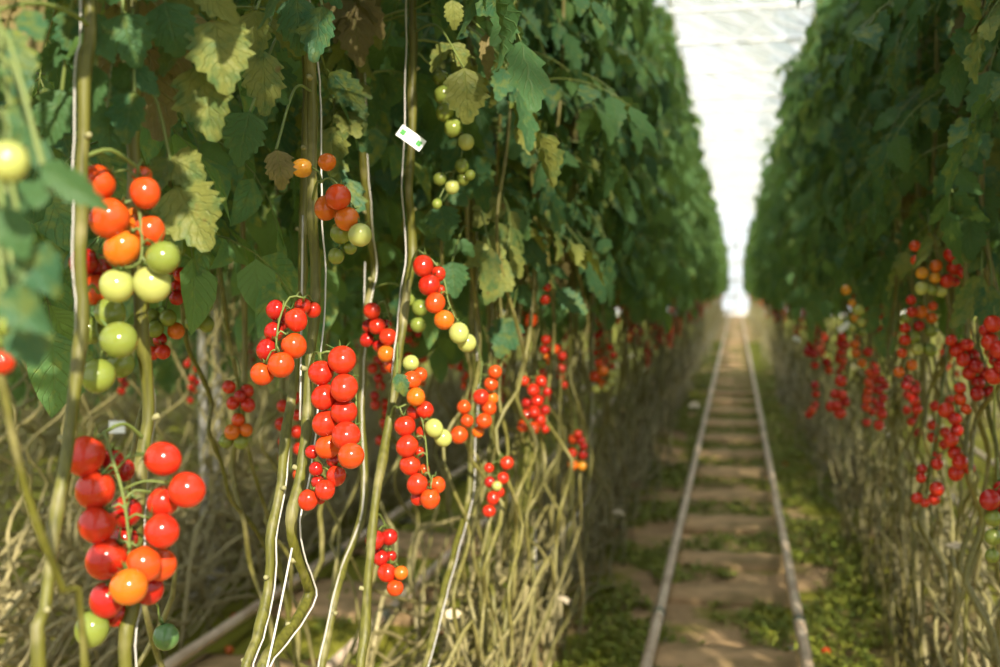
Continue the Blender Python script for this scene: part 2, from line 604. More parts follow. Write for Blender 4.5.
def lower_run(p, rr, run, sgn=1, cx=None):
    """from the hanging part down into the bundle of laid stems along the row and into the ground; returned bottom-up"""
    x, y, z = p
    cx = x if cx is None else cx
    q = []
    zb = rr.uniform(0.06, 0.55)
    jx = cx + rr.uniform(-0.16, 0.16)
    q.append(V((x + rr.uniform(-.03, .03), y + sgn * 0.05, max(zb + 0.18, z * 0.6))))
    q.append(V(((x + jx) / 2, y + sgn * 0.20, zb + 0.05)))
    k = 7
    for i in range(1, k + 1):
        q.append(V((jx + rr.uniform(-.06, .06), y + sgn * (0.2 + run * i / k), max(0.03, zb * (1 - 0.5 * i / k) + rr.uniform(-.08, .08)))))
    q.append(V((jx + rr.uniform(-.05, .05), y + sgn * (0.3 + run), 0.0)))
    return q[::-1]

def grown_stem_mesh(seed, cx=0.0, mat=None, sides=6):
    """a stem whose hanging part stands at x = y = 0 and whose root end lies along the row"""
    rr = random.Random(seed)
    hang = [V((rr.uniform(-.04, .04), rr.uniform(-.09, .09), z)) for z in (0.58, 0.68, 0.79, 0.91, 1.02, 1.15, 1.3, 1.6)]
    hang += [V((rr.uniform(-.02, .02), rr.uniform(-.02, .02), z)) for z in (1.9, 2.4, 2.9, 3.4)]
    pts = smooth_path(lower_run(hang[0], rr, rr.uniform(1.2, 2.8), rr.choice((-1, 1)), cx) + hang, 0.045)
    mb = MB()
    mb.tube(pts, stem_radii(len(pts), rr.uniform(0.0042, 0.0060), rr, 4), sides)
    return mb.mesh('stem', [mat or STEM]), pts

STEM_M = stem_material('hanging stem', (0.17, 0.155, 0.038), (0.38, 0.32, 0.17), 0.35, 1.25)
STEMS_L = [grown_stem_mesh(500 + i, -0.16, STEM_M) for i in range(12)]
STEMS_R = [grown_stem_mesh(520 + i, 0.16, STEM_M) for i in range(12)]
STEMS_FAR = [grown_stem_mesh(540 + i, 0.0, STEM_B, 5) for i in range(7)]

def laid_mesh(seed):
    """the long lower part of a stem, lying along the row on the bundle"""
    rr = random.Random(seed)
    x = rr.uniform(-.2, .2); z = rr.uniform(0.08, 0.55); q = []
    n = 9; L = rr.uniform(1.6, 2.6)
    for i in range(n + 1):
        q.append(V((x + rr.uniform(-.07, .07), -L / 2 + L * i / n, max(0.02, z + rr.uniform(-.09, .09) ))))
    q[0].z = 0.0; q[-1].z = 0.0
    pts = smooth_path(q, 0.05)
    mb = MB(); mb.tube(pts, stem_radii(len(pts), rr.uniform(0.005, 0.0075), rr, 4), 5)
    return mb.mesh('stem', [STEM_B])
LAID = [laid_mesh(700 + i) for i in range(12)]

scar_mb = MB()
scar_mb.tube([V((0, 0, 0)), V((0, 0, 0.006)), V((0, 0, 0.010)), V((0, 0, 0.0115))], [0.0062, 0.0050, 0.0052, 0.0020], 8)
SCAR_ME = scar_mb.mesh('leaf_scar', [SCAR])

def empty(name, loc):
    o = bpy.data.objects.new(name, None)
    o.empty_display_size = 0.1
    COL.objects.link(o)
    o.location = loc
    return o

LOOSE = []      # leaves that may be taken off where the photo shows fruit or a stem bare
def leaves_on(plant, base, path, z0, z1, step, rr, yellow=0.25, dry=0.06, azim=None, scale=1.0):
    z = z0
    k = rr.randrange(10)
    while z < z1:
        p = min(path, key=lambda a: abs(a.z - z))
        w = k * 2.4 + rr.uniform(-.4, .4)
        if azim is not None:
            w = azim + rr.uniform(-1.5, 1.5)
        low = max(0.0, 1.0 - (z - z0) / 0.5)
        x = rr.random()
        me = rr.choice(LEAVES_D) if x < dry * low * 2 else rr.choice(LEAVES_Y) if x < (dry + yellow) * (0.25 + low) else rr.choice(LEAVES_G)
        LOOSE.append(link('leaf', me, plant, p - base, (rr.uniform(-.25, .25), rr.uniform(-.25, .25), w), scale * rr.uniform(0.85, 1.1)))
        k += 1
        z += step * rr.uniform(0.8, 1.2)

PLANTS = {}
HERO = []
def hand_plant(key, label, X, trace, r, leaf_z=1.75, leaf_step=0.05, run=1.2, yellow=0.16, top=False, azim=None, leafscale=1.0, low=True, zmax=2.1):
    rr = random.Random(key)
    up = [at_x(x, y, X) for x, y in trace]                 # photo order: top to bottom
    pts = up[::-1]
    t = pts[-1]
    for z in (2.1, 2.45):
        if z > t.z + 0.15:
            pts.append(V((X + rr.uniform(-.02, .02), t.y + rr.uniform(-.02, .02), z)))
    b = pts[0]
    if low:
        pts = lower_run(b, rr, run * 2.0, 1, -0.815 if X < 0 else 0.815) + pts
    path = smooth_path(pts, 0.018)
    base = V((b.x, b.y, 0))
    plant = empty('tomato_plant', base)
    tag(plant, label, 'tomato plant')
    mb = MB()
    r *= 0.85
    path = [p + V((noise.noise(p * 9) * .004 + noise.noise(p * 31) * .0016, noise.noise(p * 9 + V((5, 5, 5))) * .004 + noise.noise(p * 31 + V((7, 2, 1))) * .0016, 0)) for p in path]
    mb.tube([p - base for p in path], stem_radii(len(path), r, rr, 7), 10)
    st = link('stem', mb.mesh('stem', [STEM]), plant)
    # pale scars where leaves were cut
    for i in range(10, len(path) - 1, 7):
        if 0.5 < path[i].z < leaf_z and rr.random() < 0.62:
            w = rr.uniform(0, 6.28)
            d = (V((math.cos(w), math.sin(w), 0.35)) - FWD * 0.35).normalized()
            o = link('leaf_scar', SCAR_ME, st, path[i] - base + d * r * 0.72, ZUP.rotation_difference(d), r / 0.0100)
            o['label'] = 'pale round scar of a cut leaf'
    if leaf_z:
        leaves_on(plant, base, path, leaf_z, zmax, leaf_step, rr, yellow, azim=azim, scale=leafscale)
    if top:
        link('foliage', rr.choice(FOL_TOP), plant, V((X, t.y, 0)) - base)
    if X == -0.50 or not leaf_z or X < -0.9:
        pass
    elif abs(X) < 0.75 and t.y < 2.4 and key != 'b':
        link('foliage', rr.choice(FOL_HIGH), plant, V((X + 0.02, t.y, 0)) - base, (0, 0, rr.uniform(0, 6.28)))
    PLANTS[key] = (plant, base, path)
    return PLANTS[key]

def hero_leaf(key, px, py, D, lpx, wpx, mat, lean=0.0, tip=(0, 1), face=1.0, seed=0, side=True, label=None):
    """a leaf whose end leaflet shows its face to the aisle; px, py: where that leaflet is attached"""
    plant, base, path = PLANTS[key]
    rr = random.Random(seed * 13 + int(px))
    mb = MB()
    a = at(px, py, D)
    d = (RIGHT * tip[0] - UP * tip[1] - FWD * 0.12).normalized()
    upv = (-FWD * face + UP * 0.35 + RIGHT * lean)
    L = lpx * D / F; W = wpx * D / F
    add_leaflet(mb, a - base, d, upv, L, W * 1.12, rr, 14, True)
    st = nearest_on(path, a + V((0, 0, 0.10)))
    pt = smooth_path([st - base, (st + a) * 0.5 - base + V((0, 0, 0.04)), a - base], 0.012)
    mb.tube(pt, 0.0019, 5, 1, cap=False)
    if side:
        for sg in (-1, 1):
            b = pt[int(len(pt) * 0.72)]
            dd = (RIGHT * sg * 0.9 + d * 0.8 + V((0, 0, rr.uniform(-.3, .1)))).normalized()
            add_leaflet(mb, b, dd, upv + RIGHT * rr.uniform(-.6, .6), L * rr.uniform(.55, .75), W * rr.uniform(.5, .7), rr, 12, True)
    if key != 'n':
        HERO.extend(at(px + tip[0] * lpx * u, py + tip[1] * lpx * u, D) for u in (0.1, 0.4, 0.8))
    o = link('leaf', mb.mesh('leaf', [mat, GREEN_STALK]), plant)
    if label: o['label'] = label
    return o

# ---- the plants that stand out in the photo, left row
hand_plant('n', 'nearest tomato plant of the row by the camera, out-of-focus leaves and a yellowish tomato', -0.50,
           [(-30, 60), (-30, 180), (-22, 300), (-4, 365), (10, 430), (27, 490), (44, 540), (62, 590), (84, 640)], 0.0035,
           leaf_z=0, top=False, run=0.6)
hand_plant('a', 'tomato plant with a high bunch shading from red-orange to pale green', -0.56,
           [(88, -20), (86, 60), (84, 120), (82, 200), (82, 300), (78, 350), (74, 410), (66, 470), (58, 510), (52, 560), (46, 610), (40, 680)],
           0.0064, leaf_z=1.66, leaf_step=0.035)
hand_plant('b', 'tomato plant with the large low bunch of glossy red tomatoes around its stem', -0.58,
           [(133, -20), (134, 100), (137, 200), (141, 300), (142, 340), (147, 400), (142, 460), (138, 520), (133, 600), (126, 690)],
           0.0080, leaf_z=1.68, leaf_step=0.035, yellow=0.16)
hand_plant('c', 'thin dark-stemmed tomato plant with small green and red fruit behind the pale green tomatoes', -1.02,
           [(168, 150), (176, 260), (186, 340), (200, 370), (212, 405), (208, 430), (222, 465), (232, 500), (252, 525), (266, 548), (290, 600)],
           0.0052, leaf_z=1.72, leaf_step=0.055, run=0.8)
hand_plant('e2', 'slim green-stemmed tomato plant with a short dull red bunch ending in green fruit', -1.00,
           [(216, 150), (222, 290), (230, 340), (240, 400), (248, 450), (262, 500), (280, 560)], 0.0048, leaf_z=1.72, leaf_step=0.055, run=0.8)
hand_plant('d', 'tomato plant with the double column of bright red tomatoes and a thick knotted stem', -0.58,
           [(302, -15), (307, 40), (310, 80), (312, 160), (313, 225), (315, 270), (313, 330), (309, 370), (306, 420), (300, 470), (291, 520), (296, 550), (306, 580), (310, 594), (297, 617), (281, 642), (262, 685)],
           0.0088, leaf_z=1.78, leaf_step=0.05, yellow=0.18)
hand_plant('e', 'tomato plant whose red bunch bares its green stalk before two dark orange tomatoes', -0.65,
           [(306, 60), (305, 150), (304, 220), (302, 300), (298, 350), (292, 400), (284, 440), (278, 500), (271, 540), (268, 590), (256, 640), (246, 690)],
           0.0082, leaf_z=1.78, leaf_step=0.05)
hand_plant('f', 'tomato plant with a white tag and a slanting bunch from red to pale yellow-green', -0.56,
           [(413, -15), (413, 40), (412, 100), (411, 150), (410, 190), (413, 245), (407, 290), (402, 334), (398, 360), (392, 400), (386, 440), (376, 490), (374, 510), (370, 560), (368, 590), (366, 630), (360, 690)],
           0.0088, leaf_z=1.86, leaf_step=0.05, yellow=0.15)
hand_plant('g', 'tomato plant just behind the tagged one, narrow bunch of red tomatoes over orange ones', -0.70,
           [(360, 80), (364, 170), (371, 240), (374, 272), (369, 300), (362, 360), (362, 420), (363, 500), (355, 535), (344, 565), (333, 600), (329, 630), (322, 690)],
           0.0085, leaf_z=1.72, leaf_step=0.05)
hand_plant('h', 'tomato plant with a loose bunch of orange tomatoes in front of its string', -0.60,
           [(476, 100), (474, 200), (473, 260), (472, 334), (473, 400), (471, 450), (468, 500), (458, 540), (446, 580), (440, 605), (432, 640), (418, 690)],
           0.0075, leaf_z=1.52, leaf_step=0.042, yellow=0.18, zmax=2.4)
hand_plant('i', 'tomato plant with a small ragged red bunch hanging low beside two parallel stems', -0.64,
           [(500, 150), (497, 250), (495, 334), (492, 420), (490, 500), (487, 580), (484, 690)], 0.0075, leaf_z=1.52, leaf_step=0.042, zmax=2.4)
hand_plant('j', 'tomato plant with a dense bunch of a dozen small red tomatoes over the pale pipe', -0.62,
           [(548, 180), (546, 280), (540, 400), (528, 480), (515, 560), (505, 600), (480, 680)], 0.0075, leaf_z=1.60, leaf_step=0.045, zmax=2.6)
hand_plant('k', 'tomato plant with a short bunch half orange, half pale green', -0.56,
           [(596, 200), (592, 300), (590, 390), (588, 440), (587, 520), (584, 565), (574, 605), (556, 640), (536, 676)], 0.0080, leaf_z=1.62, leaf_step=0.045, zmax=2.7)
hand_plant('l', 'tomato plant with a small bunch of blurred red tomatoes, the bottom two orange', -0.56,
           [(572, 250), (570, 340), (572, 420), (572, 500), (566, 560), (550, 610), (520, 676)], 0.0070, leaf_z=1.62, leaf_step=0.045, zmax=2.7)
hand_plant('m', 'tomato plant with red fruit half hidden under its leaves, before the row blurs', -0.58,
           [(528, 150), (530, 260), (534, 340), (530, 420), (520, 500), (512, 560), (498, 680)], 0.0075, leaf_z=1.58, leaf_step=0.045, zmax=2.6)

BARE = []       # points the photo shows uncovered
link('foliage', FOL_HIGH[0], PLANTS['n'][0], V((-0.38, 0.42, 0.02)) - PLANTS['n'][1])  # unseen leaves added above the path to shade the near stems
link('foliage', FOL_HIGH[1], PLANTS['n'][0], V((-0.28, 0.30, 0.30)) - PLANTS['n'][1], (0, 0, 1.9))  # second unseen spray, added higher up for its shade
mb = MB()
n_top = PLANTS['n'][2][-1]
mb.tube([p - PLANTS['n'][1] for p in smooth_path([n_top, n_top + V((0.05, -0.10, 0.12)), V((-0.36, 0.40, 2.68)), V((-0.28, 0.26, 2.72))], 0.03)], 0.003, 8)
link('stem', mb.mesh('stem', [STEM]), PLANTS['n'][0])  # arching shoot added to carry the unseen shading leaves
def T(key, toms, D, rachis, label=None, off=0.012):
    p, b, path = PLANTS[key]
    BARE.extend(at(q[0], q[1], D) for q in toms if len(q) < 5)
    return hand_truss(p, b, path, toms, D, rachis, off, label)

T('n', [(8, 162, 40, 'p')], 0.62, [(4, 110), (8, 130)])
T('n', [(10, 326, 24, 'g'), (-6, 340, 24, 'g'), (2, 362, 26, 'r')], 0.80, [(-10, 300), (-6, 345)])
T('a', [(97, 183, 36, 'o'), (109, 218, 37, 'o'), (145, 193, 30, 'o'), (122, 248, 35, 'O'), (117, 286, 35, 'p'), (152, 284, 37, 'p'), (163, 258, 33, 'g'),
        (150, 231, 30, 'o', .02), (136, 222, 28, 'O', .03), (142, 175, 20, 'o', .03), (84, 262, 28, 'd', .06), (98, 268, 30, 'd', .07), (95, 290, 30, 'o', .07)],
  1.06, [(138, 168), (138, 200), (142, 236), (140, 262), (126, 268)], 'bunch shading from red-orange down to pale green', -0.018)
T('a', [(98, 376, 34, 'g'), (119, 340, 36, 'g'), (110, 313, 31, 'g', .03), (120, 364, 30, 'g', .05), (90, 330, 30, 'g', .05)], 1.09, [(100, 296), (97, 330), (104, 352)], 'green unripe bunch')
T('b', [(85, 456, 37, 'r'), (111, 462, 26, 'd', .03), (124, 470, 22, 'd', .04), (95, 490, 38, 'r'), (163, 459, 33, 'r'), (187, 490, 35, 'r'), (163, 502, 32, 'r', .02),
        (97, 525, 36, 'r'), (162, 531, 34, 'r'), (126, 512, 32, 'd', .04), (106, 559, 38, 'r'), (144, 564, 34, 'o', .015), (160, 565, 34, 'o', .03), (129, 587, 37, 'O', -.02),
        (107, 600, 34, 'd', .03), (148, 588, 32, 'd', .04), (116, 614, 26, 'd', .04), (92, 629, 33, 'g', .01), (124, 540, 28, 'd', .05)],
  1.085, [(104, 432), (110, 452), (122, 490), (128, 530), (128, 560), (112, 590), (98, 606)], 'large bunch of glossy red tomatoes', -0.012)
T('b', [(166, 637, 25, 'v')], 1.30, [(158, 606), (160, 622)])
T('c', [(181, 275, 15, 'r'), (178, 287, 15, 'r'), (177, 298, 15, 'd'), (170, 268, 14, 'd'), (152, 316, 15, 'g'), (168, 318, 17, 'g'), (155, 329, 17, 'g'), (176, 331, 17, 'O'),
        (163, 352, 15, 'r'), (153, 353, 14, 'r'), (160, 340, 14, 'd')], 1.9, [(178, 255), (172, 280), (165, 310), (160, 340)])
T('c', [(206, 292, 17, 'g'), (193, 309, 16, 'g'), (205, 306, 16, 'g'), (193, 323, 16, 'g'), (206, 324, 16, 'g'), (197, 290, 13, 'g'), (194, 284, 10, 'r')], 2.05, [(196, 262), (199, 290), (199, 318)])
T('e2', [(229, 387, 14, 'r'), (247, 391, 14, 'r'), (233, 403, 13, 'r'), (248, 405, 14, 'r'), (240, 396, 12, 'd'), (232, 432, 15, 'O'), (246, 430, 13, 'O'), (226, 441, 14, 'g'), (241, 442, 15, 'g'), (238, 420, 13, 'o')],
  2.2, [(240, 372), (240, 395), (238, 425), (233, 436)])
T('d', [(327, 162, 18, 'O'), (338, 197, 26, 'o'), (326, 208, 24, 'O', .025), (347, 219, 25, 'O'), (360, 235, 24, 'p'), (341, 233, 23, 'g', .03), (302, 168, 20, 'y', .05), (336, 256, 17, 'g', .04), (350, 248, 14, 'g', .04)],
  1.44, [(322, 182), (330, 178), (348, 196), (357, 216)], 'short bunch from orange-red to pale yellow-green')
T('d', [(342, 360, 28, 'r'), (321, 373, 25, 'r', .01), (344, 388, 27, 'r'), (324, 397, 25, 'r', .01), (344, 412, 27, 'r'), (325, 423, 25, 'r', .01), (346, 436, 28, 'r'), (328, 446, 25, 'o', .015),
        (351, 456, 26, 'o', -.01), (336, 476, 20, 'r', .03), (325, 490, 20, 'r', .03), (308, 500, 20, 'r', .03), (312, 452, 14, 'd', .04), (316, 469, 15, 'd', .04), (318, 482, 14, 'd', .045), (334, 460, 17, 'd', .035), (320, 498, 12, 'd', .05)],
  1.42, [(320, 354), (334, 352), (352, 372), (356, 400), (354, 430), (345, 462), (330, 480), (316, 494)], 'long double column of bright red tomatoes')
T('e', [(303, 306, 17, 'r', .03), (296, 320, 22, 'r'), (276, 310, 20, 'd', .03), (294, 346, 25, 'o'), (267, 350, 21, 'd', .02), (281, 365, 26, 'o', -.01), (262, 374, 24, 'o'), (281, 322, 18, 'd', .04), (274, 332, 20, 'd', .03), (313, 310, 16, 'r', .04)],
  1.47, [(304, 298), (290, 297), (280, 318), (277, 336), (276, 350)], 'red bunch with its green stalk bare, dark orange at the tip', -0.022)
T('f', [(443, 95, 19, 'g', .02), (445, 112, 18, 'g'), (453, 128, 18, 'g'), (441, 78, 16, 'g', .03), (466, 142, 16, 'p'), (462, 166, 14, 'g'), (452, 187, 14, 'p'), (463, 179, 13, 'g'), (440, 179, 14, 'g'), (437, 204, 10, 'g'), (470, 175, 11, 'g')],
  2.02, [(425, 60), (448, 80), (456, 110), (462, 150), (454, 175)], 'string of green unripe tomatoes')
T('f', [(423, 266, 20, 'r'), (438, 274, 15, 'r', .02), (429, 285, 21, 'r'), (441, 290, 10, 'r', .03), (435, 303, 20, 'o'), (444, 320, 20, 'O'), (459, 333, 20, 'p'), (467, 343, 19, 'p', .02)],
  1.86, [(418, 250), (434, 262), (444, 280), (448, 300), (456, 320)], 'slanting bunch from red to pale yellow-green')
T('f', [(411, 363, 17, 'p', .03), (412, 380, 19, 'o'), (416, 397, 19, 'O'), (425, 410, 17, 'r', .01), (405, 426, 21, 'r'), (414, 412, 15, 'r', .02), (407, 446, 21, 'r'), (410, 465, 21, 'r'), (417, 484, 20, 'r'), (430, 499, 20, 'o'),
        (437, 485, 17, 'o', .015), (434, 428, 18, 'p'), (443, 438, 18, 'p', .01), (422, 432, 12, 'r', .02), (419, 452, 12, 'r', .025), (424, 470, 11, 'o', .025), (418, 498, 15, 'r', .02), (420, 375, 15, 'o', .03)],
  1.84, [(398, 408), (412, 404), (422, 420), (426, 445), (428, 470), (432, 482)], 'long bunch of red tomatoes with two pale ones beside it', -0.008)
T('f', [(375, 540, 19, 'd'), (389, 537, 17, 'd'), (381, 558, 15, 'd', .01), (387, 573, 19, 'r'), (401, 573, 14, 'O'), (395, 588, 17, 'o'), (378, 553, 12, 'd', .02), (391, 556, 11, 'd', .02)],
  1.86, [(384, 522), (388, 540), (391, 556), (394, 570)], 'short low bunch of dark red and orange tomatoes')
T('g', [(372, 311, 17, 'r'), (377, 326, 17, 'r'), (388, 337, 18, 'r'), (386, 354, 17, 'O'), (392, 364, 17, 'o', .01), (369, 326, 14, 'd', .03), (367, 340, 14, 'd', .03), (379, 346, 13, 'd', .03), (386, 325, 12, 'd', .02)],
  2.0, [(384, 300), (389, 318), (392, 335), (393, 352)], 'narrow bunch of red over orange tomatoes')
T('g', [(420, 308, 16, 'g', .05), (418, 325, 16, 'g', .05), (409, 300, 12, 'g', .05)], 2.15, [(410, 290), (414, 312)])
T('h', [(495, 372, 14, 'o'), (491, 384, 14, 'o'), (481, 397, 16, 'r'), (489, 408, 15, 'o'), (484, 421, 16, 'o'), (464, 407, 14, 'o', .02), (467, 421, 13, 'o', .02), (459, 435, 17, 'o'), (478, 432, 12, 'O', .02), (492, 398, 12, 'O', .02)],
  2.28, [(482, 362), (480, 385), (476, 405), (470, 425)], 'loose bunch of orange tomatoes')
T('i', [(507, 463, 14, 'r'), (503, 478, 12, 'r'), (489, 468, 10, 'r'), (490, 482, 11, 'd', .02), (497, 486, 10, 'p'), (493, 498, 13, 'r'), (489, 511, 13, 'r'), (499, 492, 11, 'r', .01)], 2.5, [(500, 455), (498, 475), (494, 495)], 'small ragged red bunch')
T('j', [(524, 381, 10, 'r'), (541, 381, 11, 'r'), (533, 390, 12, 'r'), (537, 401, 13, 'r'), (527, 403, 11, 'd', .02), (526, 415, 11, 'r'), (534, 412, 12, 'r'), (540, 420, 12, 'r'), (523, 426, 12, 'o'), (534, 428, 12, 'o'), (545, 410, 10, 'd', .02), (547, 392, 9, 'd', .02)],
  2.95, [(538, 370), (536, 395), (532, 418)], 'dense bunch of a dozen small red tomatoes')
T('m', [(546, 340, 10, 'r'), (554, 349, 11, 'o'), (548, 359, 11, 'O'), (544, 350, 9, 'd'), (542, 364, 9, 'g')], 3.1, [(548, 330), (549, 345)])
T('m', [(547, 287, 9, 'r'), (545, 300, 10, 'r'), (531, 320, 13, 'o')], 3.0, [(545, 278), (542, 305)])
T('k', [(599, 363, 9, 'o'), (595, 376, 11, 'o'), (603, 371, 11, 'O'), (602, 384, 10, 'O'), (596, 389, 9, 'p'), (612, 374, 9, 'p'), (611, 382, 9, 'p'), (606, 388, 8, 'p')], 4.0, [(604, 355), (604, 372), (604, 382)], 'short bunch, orange on one side and pale green on the other')
T('l', [(573, 439, 9, 'o'), (572, 453, 10, 'r'), (581, 441, 9, 'd'), (583, 455, 9, 'd'), (573, 465, 10, 'O'), (582, 466, 9, 'y'), (578, 434, 8, 'r'), (584, 446, 8, 'd')], 3.7, [(577, 428), (577, 445), (578, 458)], 'small bunch of red tomatoes, the bottom two orange')

# leaves that can be told apart in the photo
hero_leaf('b', 214, 20, 1.12, 80, 60, LEAF_Y, 0.2, (0.20, 1), seed=1, label='broad drooping grey-green leaf')
hero_leaf('b', 200, 64, 1.14, 84, 56, LEAF_Y, -0.2, (0.16, 1), seed=2, label='wrinkled leaf mottled yellow')
hero_leaf('b', 176, 186, 1.16, 76, 64, LEAF_Y, 0.1, (0.55, 1), seed=3, label='jagged yellow-green leaf with browned edge')
hero_leaf('b', 165, 2, 1.10, 60, 50, LEAF_G, 0.0, (0.25, 1), seed=4)
hero_leaf('b', 148, 52, 1.2, 44, 32, LEAF_Y, 0.0, (-0.05, 1), seed=5)
hero_leaf('a', 78, 8, 1.04, 66, 46, LEAF_G, 0.2, (0.15, 1), seed=41)
hero_leaf('a', 96, 66, 1.03, 56, 44, LEAF_G, -0.3, (-0.3, 1), seed=42)
hero_leaf('a', 62, 90, 1.05, 60, 40, LEAF_G, 0.3, (-0.2, 1), seed=43)
hero_leaf('b', 122, 14, 1.06, 60, 48, LEAF_G, 0.1, (0.3, 1), seed=44)
hero_leaf('b', 134, 92, 1.07, 56, 40, LEAF_G, -0.2, (-0.2, 1), seed=45)
hero_leaf('b', 108, 108, 1.08, 50, 40, LEAF_G, 0.4, (0.1, 1), seed=46)
hero_leaf('d', 296, -4, 1.38, 64, 40, LEAF_G, 0.3, (0.15, 1), seed=47)
hero_leaf('d', 322, 6, 1.38, 60, 36, LEAF_G, -0.3, (-0.15, 1), seed=48)
hero_leaf('d', 262, 50, 1.36, 70, 40, LEAF_Y, 0.4, (0.1, 1), seed=6)
hero_leaf('d', 256, 10, 1.36, 60, 44, LEAF_Y, -0.4, (-0.1, 1), seed=16)
hero_leaf('d', 250, 112, 1.34, 60, 44, LEAF_G, 0.1, (-0.25, 1), seed=7)
hero_leaf('d', 276, 150, 1.40, 44, 30, LEAF_D, 0.5, (0.3, 1), seed=8, side=False, label='dry curled brown leaf')
hero_leaf('f', 464, 68, 1.86, 60, 42, LEAF_Y, 0.1, (0.10, 1), seed=9, label='mottled yellow leaf with browned tip')
hero_leaf('f', 486, 34, 1.86, 48, 16, LEAF_D, 0.3, (0.05, 1), seed=10, side=False)
hero_leaf('f', 452, 0, 1.80, 32, 20, LEAF_Y, 0.3, (0.2, 1), seed=11, side=False)
hero_leaf('h', 490, 248, 2.25, 62, 22, LEAF_Y, 0.3, (0.0, 1), seed=12, side=False, label='limp pale leaf hanging straight down')
hero_leaf('h', 440, 205, 2.2, 40, 34, LEAF_G, 0.0, (0.2, 1), seed=13)
hero_leaf('h', 452, 262, 2.2, 38, 30, LEAF_G, 0.0, (0.1, 1), seed=14)
hero_leaf('m', 512, 318, 2.7, 44, 34, LEAF_G, 0.0, (-0.35, 1), seed=15)
hero_leaf('m', 556, 292, 2.8, 40, 22, LEAF_G, 0.2, (0.8, 0.5), seed=17)
hero_leaf('f', 397, 374, 1.82, 26, 16, LEAF_G, 0.3, (0.5, 1), seed=18, side=False)
hero_leaf('n', 52, 192, 0.72, 66, 34, LEAF_G, 0.2, (-1, 0.1), seed=21, label='out-of-focus leaf close to the camera')
hero_leaf('n', 42, 165, 0.72, 85, 30, LEAF_G, -0.4, (0.75, 0.5), seed=22, side=False)
hero_leaf('n', 18, 250, 0.74, 50, 34, LEAF_G, 0.2, (0.35, 0.7), seed=23, side=False)
hero_leaf('n', 24, 325, 0.70, 46, 46, LEAF_G, 0.0, (0.3, 0.8), seed=24)
hero_leaf('n', 10, 106, 0.78, 44, 24, LEAF_G, 0.0, (0.3, 0.3), seed=25)
hero_leaf('n', 26, 248, 0.68, 62, 46, LEAF_G, 0.1, (0.45, 0.6), seed=51, side=False)
hero_leaf('n', 4, 292, 0.66, 66, 40, LEAF_G, -0.2, (0.6, 0.5), seed=52, side=False)
hero_leaf('n', 2, 208, 0.66, 60, 36, LEAF_G, 0.3, (0.5, 0.9), seed=53, side=False)
hero_leaf('n', 4, 265, 0.74, 70, 40, LEAF_Y, 0.1, (0.4, 1.0), seed=26)

# ---- right row, plants that stand out
hand_plant('r1', 'right-hand row tomato plant nearest the picture edge, a red bunch with green fruit low down', 0.58,
           [(986, 150), (980, 250), (979, 334), (984, 364), (985, 391), (990, 419), (997, 450), (994, 490), (985, 520), (980, 542), (970, 560), (966, 595), (964, 680)],
           0.0060, leaf_z=1.66, leaf_step=0.045, zmax=2.4)
hand_plant('r2', 'right-hand row tomato plant with a long red bunch reaching lower than its neighbours', 0.60,
           [(958, 150), (955, 250), (950, 349), (942, 366), (941, 406), (936, 441), (929, 474), (926, 494), (932, 525), (925, 575), (922, 600), (920, 690)],
           0.0062, leaf_z=1.66, leaf_step=0.045, zmax=2.4)
hand_plant('r3', 'right-hand row tomato plant with red, orange and green fruit in clusters beneath a curled leaf', 0.60,
           [(926, 150), (924, 250), (922, 359), (922, 416), (915, 454), (911, 489), (914, 540), (908, 600), (900, 690)], 0.0060, leaf_z=1.70, leaf_step=0.045, zmax=2.5)
hand_plant('r4', 'right-hand row tomato plant with a thin dark red strand beside an orange one', 0.60,
           [(893, 150), (890, 260), (891, 359), (895, 416), (891, 439), (893, 474), (890, 560), (884, 680)], 0.0062, leaf_z=1.62, leaf_step=0.045, zmax=2.6)
hand_plant('r5', 'right-hand row tomato plant with a loose ball of six red tomatoes', 0.60,
           [(868, 200), (868, 290), (872, 366), (870, 410), (872, 446), (875, 464), (868, 540), (862, 660)], 0.0065, leaf_z=1.62, leaf_step=0.045, zmax=2.7)
hand_plant('r6', 'right-hand row tomato plant with two short red bunches, a white tag above', 0.60,
           [(842, 220), (843, 310), (846, 370), (842, 430), (848, 500), (840, 640)], 0.0070, leaf_z=1.60, leaf_step=0.045, zmax=2.8)

T('r3', [(951, 255, 14, 'r'), (954, 268, 14, 'r'), (947, 281, 14, 'r'), (963, 273, 11, 'r'), (955, 282, 10, 'd', .02), (936, 266, 12, 'O'), (935, 278, 11, 'y'), (922, 273, 12, 'y'), (922, 288, 13, 'p'), (941, 291, 12, 'p'), (932, 290, 10, 'g'),
         (915, 246, 11, 'o'), (916, 260, 10, 'o')], 2.62, [(940, 240), (942, 262), (936, 280)], 'cluster of red, yellow and green fruit')
T('r3', [(921, 312, 14, 'O'), (911, 300, 10, 'r'), (912, 312, 11, 'r'), (932, 318, 11, 'O'), (933, 306, 9, 'o'), (906, 318, 10, 'g'), (919, 326, 11, 'd'), (905, 328, 10, 'r'), (913, 337, 14, 'g'), (931, 331, 12, 'g'), (930, 350, 13, 'g'), (917, 349, 12, 'p'), (905, 340, 11, 'r'),
         (902, 353, 10, 'o'), (912, 365, 11, 'O'), (899, 372, 11, 'O'), (908, 380, 10, 'd'), (915, 390, 11, 'd'), (914, 400, 11, 'r'), (917, 409, 10, 'r'), (906, 385, 10, 'd')], 2.85, [(918, 296), (918, 325), (914, 360), (913, 395)])
T('r1', [(993, 324, 18, 'r'), (990, 342, 17, 'r'), (999, 350, 17, 'r'), (994, 376, 18, 'r'), (1003, 366, 17, 'd'), (985, 330, 12, 'd', .02), (996, 360, 14, 'd', .03)], 2.22, [(994, 306), (996, 335), (997, 360)])
